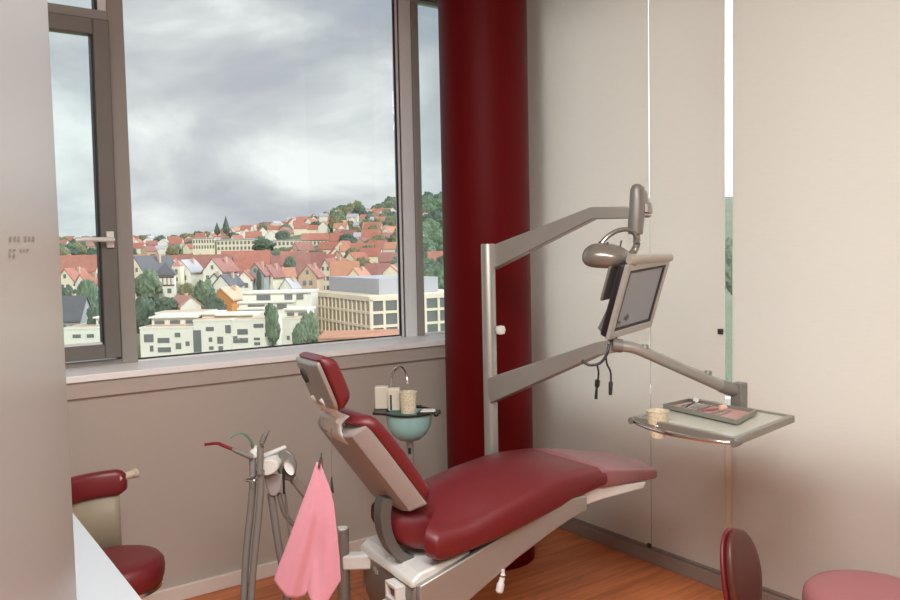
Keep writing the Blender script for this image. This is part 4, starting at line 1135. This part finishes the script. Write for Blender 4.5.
def house(lab, px, yr, D, w, l, hw, hr, wall, roof, yaw=0, wins=((2, 2),), front='gable', timber=False, group=None):
    """yr: picture row of the ridge (gives its height)"""
    hor = 252.4 - .0204 * (px - 450)
    ztop = H - (yr - hor) / F * D
    zb = ztop - hw - hr
    o = root_at('house', lab, 'house', px, D, zb, yaw, group)
    bw, br = B(), B()
    gable_shape(bw, br, w, l, hw, hr)
    if front == 'eave':
        R = Matrix.Rotation(PI / 2, 4, 'Z'); bw.transform(R); br.transform(R); fy_, fw_ = -w / 2, l
    else: fy_, fw_ = -l / 2, w
    lb(o, bw, 'walls', wall, smooth=0); lb(o, br, 'roof', roof, smooth=0)
    z = hw - 2.6
    rows_ = list(wins[0]) if wins else []
    for k, n in enumerate(rows_):
        for i in range(n):
            x = -fw_ / 2 + fw_ * (i + 1) / (n + 1)
            wbox(o, x - .5, x + .5, z, z + 1.4, fy_)
        z -= 3.0
    if front == 'gable' and hr > 3:
        for x in ((-.9, .9) if hr > 4 else (0,)): wbox(o, x - .4, x + .4, hw + .6, hw + 1.8, fy_)
    if timber:
        for zz in (hw - 3.1, hw - .1):
            b = B(); box(b, (-fw_ / 2, fy_ - .1, zz), (fw_ / 2, fy_ + .1, zz + .28)); lb(o, b, 'beam', M['x_timber'], smooth=0)
    b = B(); cx_ = w * .18; box(b, (cx_ - .35, l * .1 - .35, hw + hr * .3), (cx_ + .35, l * .1 + .35, hw + hr + .7))
    if front == 'eave': b.transform(Matrix.Rotation(PI / 2, 4, 'Z'))
    lb(o, b, 'chimney', M['x_tan'], smooth=0)
    return o
X = M
house('cream gabled house with slate roof right beside the left window post', 153, 256.5, 240, 8.0, 14, 5.5, 5.0, X['x_cream'], X['x_dark'], -25, ((3, 3),))
house('small white gable house with grey lower floor behind the half timbered house', 189, 260.5, 244, 5.5, 9, 4, 3.2, X['x_white'], X['x_greyroof'], -8, ((2, 2),))
house('broad house with long maroon roof beside a tall white gable', 206, 255.5, 262, 9, 17, 3.5, 5.2, X['x_tan'], X['x_maroon'], 8, ((4,),), 'eave')
house('tall white gabled house at the right end of the long maroon roof', 221.5, 259, 246, 6.5, 10, 4.5, 3.6, X['x_white'], X['x_maroon'], -15, ((3, 2),))
house('left one of the two small white gables under a shared dark valley', 214.5, 274, 224, 4.6, 8, 3.6, 2.6, X['x_white'], X['x_dark'], 14, ((2, 1),))
house('right one of the two small white gables under a shared dark valley', 228.5, 275, 222, 4.8, 8, 3.6, 2.6, X['x_white'], X['x_dark'], -14, ((2, 1),))
house('orange rendered gable house among the trees above the white flats', 229, 288, 192, 5.2, 9, 4, 2.4, X['x_orange'], X['x_tan'], -10, ((2, 2),))
house('low white house with faded pink roof above the white flats', 183, 296.5, 188, 5, 8, 2.4, 2.1, X['x_white'], X['x_pinkroof'], 40, ((2,),))
house('large house with wide bright red roof in the middle of the old town', 247, 251.5, 278, 11, 16, 3.5, 7.0, X['x_cream'], X['x_red'], 10, ((4,),), 'eave')
house('narrow tall white gable house in front of the wide bright red roof', 246, 271.5, 236, 3.8, 8, 5, 2.0, X['x_white'], X['x_red'], 6, ((2, 2, 2),))
house('grey gabled house with slim dark tree before it', 259, 263.5, 244, 5.2, 9, 5, 3.2, X['x_grey'], X['x_maroon'], 0, ((2, 2),))
house('slim cream gabled house to the right of the grey gable', 273, 265.5, 252, 4.2, 9, 4.5, 3.2, X['x_cream'], X['x_maroon'], -12, ((2, 2),))
house('low house with maroon roof behind the slim cream gable', 272, 256.5, 300, 8, 13, 3, 3.2, X['x_tan'], X['x_maroon'], 5, ((3,),), 'eave')
house('small house with orange red hipped roof beside the dark round tree', 285.5, 268.5, 258, 5, 6, 2.5, 2.4, X['x_cream'], X['x_orange_roof'], 20, ((2,),), 'eave')
house('tiny white gable with grey roof just above the stepped terraces', 290, 279, 226, 3.6, 6, 2.4, 2.3, X['x_white'], X['x_greyroof'], -12, ((1,),))
house('big house with steep maroon roof left of the cream gable', 309, 253, 278, 9, 12, 3, 7.4, X['x_tan'], X['x_maroon'], 5, ((3,),), 'eave')
house('tall cream gable with steep maroon roof above the office corner roof', 336, 259, 262, 5.2, 12, 4, 4.2, X['x_cream'], X['x_maroon'], -24, ((2, 2),))
house('tan gabled house close above the left end of the office building', 311.5, 265, 236, 5.4, 9, 3.6, 3.2, X['x_tan'], X['x_maroon'], -4, ((2, 1),))
house('house with bright orange roof above the grey rooftop screen', 345, 262, 258, 7, 9, 2.4, 4.4, X['x_tan'], X['x_orange_roof'], 12, ((3,),), 'eave')
house('small cream gable to the right of the bright orange roof', 359.5, 268.5, 246, 4, 8, 3, 2.4, X['x_cream'], X['x_orange_roof'], -18, ((2,),))
house('maroon roofed row house with dormer windows above the grey screen', 378, 264, 262, 6, 8, 2.6, 3.2, X['x_tan'], X['x_maroon'], 4, ((3,),), 'eave')
house('pale cream house with tan roof next to the right window post', 394, 265.5, 256, 5, 6, 3, 2.2, X['x_cream'], X['x_pinkroof'], -14, ((2,),))
house('cream gabled house seen through the tilted window', 74.5, 269, 240, 5, 10, 3.6, 3.2, X['x_cream'], X['x_red'], -6, ((2, 2),))
house('broad red roof behind the cream gable in the tilted window', 74, 256, 275, 10, 18, 3, 5.2, X['x_cream'], X['x_red'], 4, ((4,),), 'eave')
house('small white gable house low at the right edge of the tilted window', 91, 274.5, 232, 4, 8, 3, 2.5, X['x_white'], X['x_red'], -20, ((2,),))
house('dark slate roofed house below the trees in the tilted window', 73, 297, 176, 7.5, 5.2, 2.0, 4.6, X['x_grey'], X['x_dark'], 3, ((2,),), 'eave')
# half timbered house with a pyramid roof
o = root_at('house', 'half timbered white house with dark pyramid roof among trees', 'house', 166, 226, 1.5 - (296 - 258.2) / F * 226, 12)
b = B(); box(b, (-2.4, -2.4, -6), (2.4, 2.4, 6.2)); lb(o, b, 'walls', X['x_white'], smooth=0)
b = B(); v = [b.verts.new(q) for q in ((-3.1, -3.1, 6), (3.1, -3.1, 6), (3.1, 3.1, 6), (-3.1, 3.1, 6), (0, 0, 9.6))]
b.faces.new(v[3::-1])
for i in range(4): b.faces.new((v[i], v[(i + 1) % 4], v[4]))
lb(o, b, 'roof', X['x_dark'], smooth=0)
for z in (2.9, 5.2): b = B(); box(b, (-2.5, -2.52, z), (2.5, -2.3, z + .4)); lb(o, b, 'beam', X['x_timber'], smooth=0)
for x in (-1.6, -.55, .55, 1.6): b = B(); box(b, (x - .12, -2.5, 3.3), (x + .12, -2.3, 5.2)); lb(o, b, 'beam', X['x_timber'], smooth=0)
for x in (-1.2, 1.1): wbox(o, x - .55, x + .55, .9, 2.2, -2.4)
# slim tower house
o = root_at('tower_house', 'slim cream tower house right of the pyramid roof', 'house', 178.5, 236, 1.5 - (285 - 258) / F * 236, -5)
b = B(); box(b, (-1.3, -1.3, -6), (1.3, 1.3, 5.6)); lb(o, b, 'walls', X['x_cream'], smooth=0)
b = B(); v = [b.verts.new(q) for q in ((-1.5, -1.5, 5.6), (1.5, -1.5, 5.6), (1.5, 1.5, 5.6), (-1.5, 1.5, 5.6), (0, 0, 7.4))]
b.faces.new(v[3::-1])
for i in range(4): b.faces.new((v[i], v[(i + 1) % 4], v[4]))
lb(o, b, 'roof', X['x_pinkroof'], smooth=0)
for z in (1.2, 3.6): wbox(o, -.4, .4, z, z + 1.1, -1.3)

# ---- white flats below
def zpx(px, y, D): return H - (y - (252.4 - .0204 * (px - 450))) / F * D
def flats(lab, x0, x1, ytop, D, depth, yaw, wins, setback=None, band=True, name='apartment_block'):
    pc = (x0 + x1) / 2; w = (x1 - x0) / F * D; zt = zpx(pc, ytop, D)
    o = root_at(name, lab, 'building', pc, D, -26, yaw)
    h = zt + 26
    b = B(); box(b, (-w / 2, 0, 0), (w / 2, depth, h)); lb(o, b, 'walls', X['x_white'], smooth=0)
    b = B(); box(b, (-w / 2 - .1, -.1, h), (w / 2 + .1, depth + .1, h + .3)); lb(o, b, 'roof_edge', X['x_white'], smooth=0)
    b = B(); box(b, (-w / 2 + .3, .2, h + .28), (w / 2 - .3, depth - .2, h + .34)); lb(o, b, 'roof_surface', X['x_flat'], smooth=0)
    for (a, c, y0, y1) in wins:
        xa = (a - pc) / F * D; xc = (c - pc) / F * D
        wbox(o, xa, xc, zpx(pc, y1, D) + 26, zpx(pc, y0, D) + 26, 0, d=.1)
    if setback:
        s0, s1, sy, off, sw = setback
        xa = (s0 - pc) / F * D; xc = (s1 - pc) / F * D; hz2 = zpx(pc, sy, D) + 26
        b = B(); box(b, (xa, off, h), (xc, depth - .5, hz2)); lb(o, b, 'roof_storey', X['x_white'], smooth=0)
        b = B(); box(b, (xa - .3, off - .8, hz2), (xc + .3, depth, hz2 + .3)); lb(o, b, 'roof_slab', X['x_white'], smooth=0)
        for i in range(sw):
            xx = xa + (xc - xa) * (i + .5) / sw; q = (xc - xa) / sw * .32
            wbox(o, xx - q, xx + q, h + .5, hz2 - .5, off)
    return o
flats('white flats with wide windows at the lower left of the big window', 137.5, 191, 328.5, 150, 12, 0,
      ((141.5, 151, 334, 342), (155, 167, 338, 343), (172.5, 178, 333, 337.5), (183, 187, 342, 346.5), (155, 168, 347.5, 352.5), (147, 150.5, 345.5, 351.5), (173, 178.5, 343.5, 349.5)),
      (142, 190, 319.5, 4, 3))
flats('white flats with a tall recessed balcony bay in the middle of the row', 191.6, 229.5, 321.5, 150, 12, 0,
      ((191, 199, 330, 352), (204, 212, 327, 331), (206.5, 210, 337.5, 342), (215, 221, 337, 344), (223.5, 229, 325.5, 333.5), (206.5, 211, 346.5, 350), (216, 220.5, 346.5, 351)),
      (193, 206, 316, 4.5, 0))
flats('long white flat roofed block rising just behind the row of flats', 154, 206, 313.5, 168, 7, 0, ((160, 172, 315.5, 318), (180, 192, 315.5, 318)))
flats('white flats at the right end of the row beside the green trees', 229.8, 267, 321, 150, 12, 0,
      ((231, 235.5, 336, 343), (235.5, 246, 329, 334.5), (235.5, 246, 338, 343), (252, 262, 324, 328), (252, 258, 338, 340.5), (252, 258, 342.5, 345.5), (263, 266, 333, 337)),
      (206, 245, 317, 5, 0))
def terrace(lab):
    D = 168; pc = 275
    o = root_at('terraced_building', lab, 'building', pc, D, -26, 0)
    for (x0, x1, yt, off, hh, ws) in ((238, 262, 309, 0, 2.2, ((244, 257),)), (238, 292, 302.5, 3, 2.0, ((247, 264), (276, 286))), (242, 311, 293, 6, 2.4, ((256, 270), (284, 292), (296, 303)))):
        xa = rd(x0, D + off) - rd(pc, D); xc = rd(x1, D + off) - rd(pc, D); zt = zpx(pc, yt, D + off) + 26
        b = B(); box(b, (xa, off, 0), (xc, off + 9, zt)); lb(o, b, 'terrace_block', X['x_white'], smooth=0)
        b = B(); box(b, (xa - .2, off - .7, zt), (xc + .2, off + 9, zt + .35)); lb(o, b, 'roof_slab', X['x_white'], smooth=0)
        for a, c in ws: wbox(o, rd(a, D + off) - rd(pc, D), rd(c, D + off) - rd(pc, D), zt - 1.5, zt - .35, off)
terrace('white stepped terraces with dark window bands above the flats')
flats('low white cube house between trees left of the office building', 281, 301, 319.5, 150, 8, -5, ((285, 288, 336, 340), (294, 298, 326, 329)), (280, 303, 311, 2.5, 2), name='cube_house')
flats('flat roofed white building at the foot of the tilted window', 58, 97, 329.5, 150, 14, 2, ((70, 78, 334.5, 338), (84, 91, 334.5, 338)), (83, 97, 320.5, 5, 1), name='flat_building')

# ---- office building with a pale grid facade
OD = 165; oc = wp(rd(369.5, OD), OD, 0); ztop = zpx(369.5, 297.0, OD)
ofc = thing('office_building', 'office building with pale grid facade and grey rooftop screen', 'building', (oc.x, oc.y, -26))
dl = (RW * -.50 + FW * .866); dr = (RW * .866 + FW * .50)
LL, LR = 35.0, 26.0; FH = 2.92; zt_ = ztop
def oq(a, c, z): return V((oc.x, oc.y, z)) + dl * a + dr * c
b = B(); prism(b, [(.5, .5), (LL, .5), (LL, LR), (.5, LR)], lambda a, c: oq(a, c, -26), lambda a, c: oq(a, c, zt_ - .5)); build(b, 'core_walls', X['x_grid'], ofc, smooth=0)
b = B(); prism(b, [(-.2, -.2), (LL + .2, -.2), (LL + .2, LR), (-.2, LR)], lambda a, c: oq(a, c, zt_ - .9), lambda a, c: oq(a, c, zt_ + .1)); build(b, 'parapet', X['x_grid'], ofc, smooth=0)
for k in range(1, 4):
    z = zt_ - .4 - k * FH
    b = B(); prism(b, [(-.1, -.1), (LL, -.1), (LL, .6), (.6, .6), (.6, LR), (-.1, LR)], lambda a, c: oq(a, c, z - .28), lambda a, c: oq(a, c, z + .28)); build(b, 'floor_band', X['x_grid'], ofc, smooth=0)
nbl, nbr = 15, 8
for i in range(nbl + 1):
    a = i * LL / nbl; wd = .2
    b = B(); prism(b, [(a - wd, -.12), (a + wd, -.12), (a + wd, .6), (a - wd, .6)], lambda u, c: oq(u, c, -26), lambda u, c: oq(u, c, zt_ - .5)); build(b, 'pier', X['x_grid'], ofc, smooth=0)
for i in range(1, nbr + 1):
    c0_ = i * LR / nbr; wd = .27
    b = B(); prism(b, [(-.12, c0_ - wd), (.6, c0_ - wd), (.6, c0_ + wd), (-.12, c0_ + wd)], lambda u, c: oq(u, c, -26), lambda u, c: oq(u, c, zt_ - .5)); build(b, 'pier', X['x_grid'], ofc, smooth=0)
for k in range(3):
    z1 = zt_ - .9 - k * FH if k == 0 else zt_ - .4 - k * FH - .28; z0 = zt_ - .4 - (k + 1) * FH + .28
    for i in range(nbl):
        a0_, a1_ = i * LL / nbl + .2, (i + 1) * LL / nbl - .2
        b = B(); prism(b, [(a0_, .12), (a1_, .12), (a1_, .52), (a0_, .52)], lambda u, c: oq(u, c, z0), lambda u, c: oq(u, c, z1)); build(b, 'window', X['x_winbrown'], ofc, smooth=0)
    for i in range(nbr):
        a0_, a1_ = i * LR / nbr + .27, (i + 1) * LR / nbr - .27
        b = B(); prism(b, [(.15, a0_), (.52, a0_), (.52, a1_), (.15, a1_)], lambda u, c: oq(u, c, z0), lambda u, c: oq(u, c, z1)); build(b, 'window', X['x_win'], ofc, smooth=0)
zs_ = zpx(350, 278.5, 178)
b = B(); prism(b, [(5, 4.5), (34, 4.5), (34, 19), (5, 19)], lambda a, c: oq(a, c, zt_ - .5), lambda a, c: oq(a, c, zs_)); build(b, 'rooftop_screen', X['x_greyroof'], ofc, smooth=0)
lo_ = wp(rd(362, 146), 146, 0)
lw = root_at('low_building', 'low building with flat orange roof just in front of the office corner', 'building', 362, 141, -26, 3)
b = B(); box(b, (-7.8, 0, 0), (8.2, 13, 12.6)); lb(lw, b, 'walls', X['x_tan'], smooth=0)
b = B(); box(b, (-8, -.2, 12.6), (8.4, 13.2, 12.9)); lb(lw, b, 'roof', X['x_orange_roof'], smooth=0)

# ---- long cream institute buildings on the slope
def longb(lab, x0, x1, yt, yb, D, n, yaw, roof, hip=False):
    pc = (x0 + x1) / 2; w = (x1 - x0) / F * D; zb = zpx(pc, yb, D); h = zpx(pc, yt, D) - zb
    o = root_at('institute_building', lab, 'building', pc, D, zb, yaw)
    b = B(); box(b, (-w / 2, 0, -14), (w / 2, 12, h)); lb(o, b, 'walls', X['x_cream'], smooth=0)
    b = B()
    if hip: prism(b, [(-1, h), (13, h), (6, h + 4)], lambda y, z: V((-w / 2 - .4, y, z)), lambda y, z: V((w / 2 + .4, y, z)))
    else: box(b, (-w / 2 - .5, -.5, h), (w / 2 + .5, 12.5, h + .5))
    lb(o, b, 'roof', roof, smooth=0)
    for k in range(2):
        for i in range(n):
            x = -w / 2 + w * (i + .5) / n; q = w / n * .27; z = h * (.16 + .46 * k)
            wbox(o, x - q, x + q, z, z + h * .27, 0, d=.15)
    return o
longb('long cream building with rows of windows below the two conifers', 194, 216, 238.5, 250.5, 474, 8, 0, X['x_greyroof'])
longb('cream flat roofed building just left of the big round tree', 218, 256, 240, 251.5, 474, 10, 0, X['x_greyroof'])
longb('cream building with window rows right of the big round tree', 275, 303, 240.5, 253, 466, 7, 2, X['x_greyroof'])
longb('cream building with red hipped roof at the right of the institute row', 303, 329, 240, 252.5, 452, 7, 6, X['x_red'], True)

# ---- small houses further away: one mesh each, repeated in rows
def small_house(name, w, l, hw, hr, wall, roof):
    bw = B(); br = B(); gable_shape(bw, br, w, l, hw, hr, drop=5)
    m = bpy.data.meshes.new(name); me2 = bpy.data.meshes.new('tmp')
    bmesh.ops.recalc_face_normals(bw, faces=bw.faces[:]); bmesh.ops.recalc_face_normals(br, faces=br.faces[:])
    for f in br.faces: f.material_index = 1
    br.to_mesh(me2); bw.from_mesh(me2); bw.to_mesh(m); bw.free(); br.free(); bpy.data.meshes.remove(me2)
    for k in (wall, roof): m.materials.append(k)
    return m
SH = [(small_house('house', 9, 13, 5.5, 4.6, X['x_cream'], X['x_red']), 'red'),
      (small_house('house', 10, 12, 5.5, 5, X['x_white'], X['x_red']), 'red'),
      (small_house('house', 9, 12, 5, 4.8, X['x_tan'], X['x_maroon']), 'maroon'),
      (small_house('house', 9, 11, 6, 4, X['x_white'], X['x_orange_roof']), 'orange'),
      (small_house('house', 9, 10, 6.5, 3.2, X['x_white'], X['x_greyroof']), 'grey')]
rnd = random.Random(11)
spots = []
bpy.context.view_layer.update()
for o in S.objects:
    if o.parent is None and o.get('category') in ('house', 'building') and 'office' not in o.name:
        ch = [q for q in o.children if 'wall' in q.name or 'block' in q.name]
        for q in ch:
            cs = [q.matrix_world @ V(c) for c in q.bound_box]
            x = sum(c.x for c in cs) / 8; y = sum(c.y for c in cs) / 8
            spots.append((x, y, max(math.hypot(c.x - x, c.y - y) for c in cs) * .8))
for k in (6, 18, 30): q = V((oc.x, oc.y, 0)) + dl * k + dr * 10; spots.append((q.x, q.y, 14))
def free(p, r, mark=True):
    for x, y, q in spots:
        if math.hypot(p.x - x, p.y - y) < (r + q) * .92: return False
    spots.append((p.x, p.y, r)); return True
def small(px, D, kind, zone):
    m, c = SH[kind]
    r = rd(px, D); z = gz(r, D)
    if not free(wp(r, D, 0), 4.6): return
    o = link(bpy.data.objects.new('house', m)); o.location = wp(r, D, z - .3)
    o.rotation_euler = (0, 0, YV + rnd.choice((PI / 2, PI / 2, .3, -.5)) + rnd.uniform(-.3, .3)); k = rnd.uniform(.6, .8); o.scale = (k, k, k)
    lab = {'row': 'small %s roofed house in the dense rows behind the old town', 'hill': 'tiny %s roofed house far up the distant hillside', 'green': 'small %s roofed house among trees on the right hand slope'}[zone] % c
    g_ = {'row': 'small houses with %s roofs behind the old town', 'hill': 'tiny houses with %s roofs on the distant hillside', 'green': 'houses with %s roofs among trees on the right hand slope'}[zone] % c
    tag(o, lab, 'house', g_)
for D, step, x0, x1 in ((315, 19, 30, 400), (350, 18, 30, 395), (390, 16, 30, 360), (430, 16, 30, 195)):
    x = x0 + rnd.uniform(0, 8)
    while x < x1:
        small(x, D + rnd.uniform(-12, 12), rnd.choice((0, 0, 1, 1, 2, 2, 3)), 'row')
        x += step * rnd.uniform(.62, .9)
for D, step, x0, x1 in ((540, 14, 132, 330), (600, 13, 58, 345), (660, 13, 132, 375), (720, 13, 58, 350), (800, 12, 132, 330)):
    x = x0 + rnd.uniform(0, 8)
    while x < x1:
        if not (98 < x < 131): small(x, D + rnd.uniform(-15, 15), rnd.choice((0, 1, 1, 2, 3, 4)), 'hill')
        x += step * rnd.uniform(.7, 1.3)
for px, D, k in ((343, 480, 1), (351, 440, 2), (362, 420, 4), (372, 470, 3), (366, 380, 2), (380, 400, 1), (387, 350, 2), (356, 340, 4), (372, 330, 0), (392, 420, 3), (394, 560, 1), (372, 640, 3), (356, 600, 0), (432, 680, 1), (440, 640, 3), (428, 470, 1), (438, 500, 4), (440, 290, 1), (346, 540, 3)):
    small(px, D, k, 'green')
for _ in range(60):
    small(335 + 62 * rnd.random(), rnd.uniform(330, 640), rnd.choice((0, 1, 2, 3, 4, 2)), 'green')
small(70, 430, 4, 'row'); small(63, 440, 4, 'row')

# ---- trees
def crown_mesh(name, seed, sx_, sz_, leaf_m, cone=False):
    b = B(); bmesh.ops.create_icosphere(b, subdivisions=5, radius=1)
    off = V((seed * 3.1, seed * 1.7, 0))
    for v in b.verts:
        p = v.co.copy(); n = noise.fractal(p * 1.6 + off, .8, 2.1, 4)
        n2 = noise.fractal(p * 4.5 + off, .9, 2.0, 3) * .17
        k = 1 + .28 * n + n2
        v.co = V((p.x * sx_ * k, p.y * sx_ * k, p.z * sz_ * k))
        if cone:
            t = (p.z + 1) / 2; q = max(.05, 1.15 - t) * (1 + .3 * n + n2); v.co = V((p.x * q * sx_, p.y * q * sx_, (p.z) * sz_))
    m = bpy.data.meshes.new(name); b.to_mesh(m); b.free()
    for p in m.polygons: p.use_smooth = True
    m.materials.append(leaf_m); return m
CR = [crown_mesh('crown', i, 1, 1, X[k]) for i, k in enumerate(('leaf_a', 'leaf_b', 'leaf_c', 'leaf_a', 'leaf_b', 'leaf_c'))]
CONE = crown_mesh('crown', 9, 1, 1, X['leaf_b'], True)
b = B(); tube(b, [(0, 0, -3), (0, 0, 1.0)], [.16, .10], 8); TRK = bpy.data.meshes.new('trunk'); b.to_mesh(TRK); b.free(); TRK.materials.append(X['bark'])
def tree(lab, px, yt, yb, wpx, D, kind, name='tree', group=None):
    zt, zb = zpx(px, yt, D), zpx(px, yb, D); rw = wpx / 2 / F * D; hh = (zt - zb) / 2
    p = wp(rd(px, D), D, zb); spots.append((p.x, p.y, rw * .85))
    o = thing(name, lab, 'tree', tuple(p), rnd.uniform(0, 6), group)
    c = link(bpy.data.objects.new('crown', CONE if kind == 'cone' else CR[kind])); c.parent = o; c.location = (0, 0, hh); c.scale = (rw, rw, hh)
    t = link(bpy.data.objects.new('trunk', TRK)); t.parent = o; t.scale = (2.2, 2.2, max(1.5, hh * .8))
    return o
tree('large round green tree beside the half timbered house', 148, 270, 302, 23, 214, 0)
tree('dark bushy tree at the left post above the white flats', 141, 297, 332, 24, 176, 1)
tree('bright green tree right of the half timbered house', 204, 281, 312, 20, 204, 3)
tree('olive bush between the tower house and the bright green tree', 187, 284, 302, 17, 212, 2)
tree('dark green bush behind the low pink roofed house', 166, 297, 318, 22, 184, 4)
tree('low dark tree right of the orange house', 238, 300, 318, 10, 196, 4)
tree('dark green tree left of the orange house', 213, 294, 322, 17, 182, 1)
tree('large green tree filling the tilted window above the slate roof', 87, 281, 330, 22, 192, 0)
tree('dark tree at the left edge of the tilted window', 66, 288, 318, 22, 196, 1)
tree('small bush before the flat building in the tilted window', 92, 306, 334, 12, 158, 4)
tree('slim green tree right of the white flats', 271, 307, 345, 13, 146, 3)
tree('dark tree top behind the slim green tree', 270, 304, 322, 12, 152, 1)
tree('leafy green tree at the left corner of the office building', 307, 313, 348, 17, 143, 3)
tree('green tree at the foot of the low cube house', 298, 324, 350, 13, 141, 0)
tree('dark round tree between the red roofs', 290.5, 257, 277, 12, 264, 1)
tree('slim dark tree before the grey gable house', 259, 269, 292, 4.5, 238, 4)
tree('big dark round tree in the gap of the institute row', 265, 238.5, 253, 20, 455, 4)
tree('short dark conifer left of the taller conifer on the ridge', 219, 222.5, 235, 6.5, 560, 'cone', 'conifer')
tree('tall dark conifer on the ridge line', 228, 216, 234, 7.5, 560, 'cone', 'conifer')
tree('green tree at the left end of the office building roof', 306, 296, 312, 8, 190, 0)
tree('tall round tree on the hilltop right beside the window post', 390, 210, 232, 12, 560, 4)
def small_tree(px, D, s, k, lab, grp, hz=1.15):
    r = rd(px, D)
    if not free(wp(r, D, 0), s * .9): return
    o = link(bpy.data.objects.new('tree', CR[k])); o.location = wp(r, D, gz(r, D) + s * .75); o.scale = (s, s, s * hz); o.rotation_euler = (0, 0, rnd.uniform(0, 6))
    tag(o, lab, 'tree', grp)
TL1, TG1 = 'small round green tree on the wooded slope at the right of the town', 'trees on the wooded slope'
for _ in range(190):
    D = rnd.uniform(330, 700); px = 335 + 75 * rnd.random() ** .7
    small_tree(px, D, rnd.uniform(2.8, 5.2) * (.8 + D / 1800), rnd.choice((0, 1, 2, 2, 4, 5, 3)), TL1, TG1)
TL2, TG2 = 'green tree on the slope seen through the narrow window strip', 'trees behind the narrow window strip'
for _ in range(300):
    D = rnd.uniform(225, 700); px = rnd.uniform(418, 452)
    small_tree(px, D, rnd.uniform(3, 5.2) * (.8 + D / 1800), rnd.choice((0, 1, 3, 4, 4, 0)), TL2, TG2)
TL3, TG3 = 'tiny tree between the houses on the distant hillside', 'tiny trees on the distant hillside'
for _ in range(160):
    D = rnd.uniform(500, 860); px = rnd.choice((rnd.uniform(132, 340), rnd.uniform(132, 340), rnd.uniform(56, 98)))
    small_tree(px, D, rnd.uniform(2.6, 4.6), rnd.choice((0, 1, 2, 4, 5)), TL3, TG3, 1.0)
TL4, TG4 = 'small garden tree between the old town roofs', 'garden trees in the old town'
for _ in range(120):
    D = rnd.uniform(200, 420); px = rnd.uniform(132, 400)
    if D < 250 and px > 300: continue
    small_tree(px, D, rnd.uniform(2.2, 3.6), rnd.choice((0, 1, 2, 4)), TL4, TG4, 1.0)
# trees seen through the gap between the fabric panels
for px, D, s in ((731, 160, 5),):
    r = rd(px, D); o = link(bpy.data.objects.new('tree', CR[0])); o.location = wp(r, D, -2.0); o.scale = (s * .7, s * .7, s)
    tag(o, 'tree glimpsed through the gap between the fabric panels', 'tree')
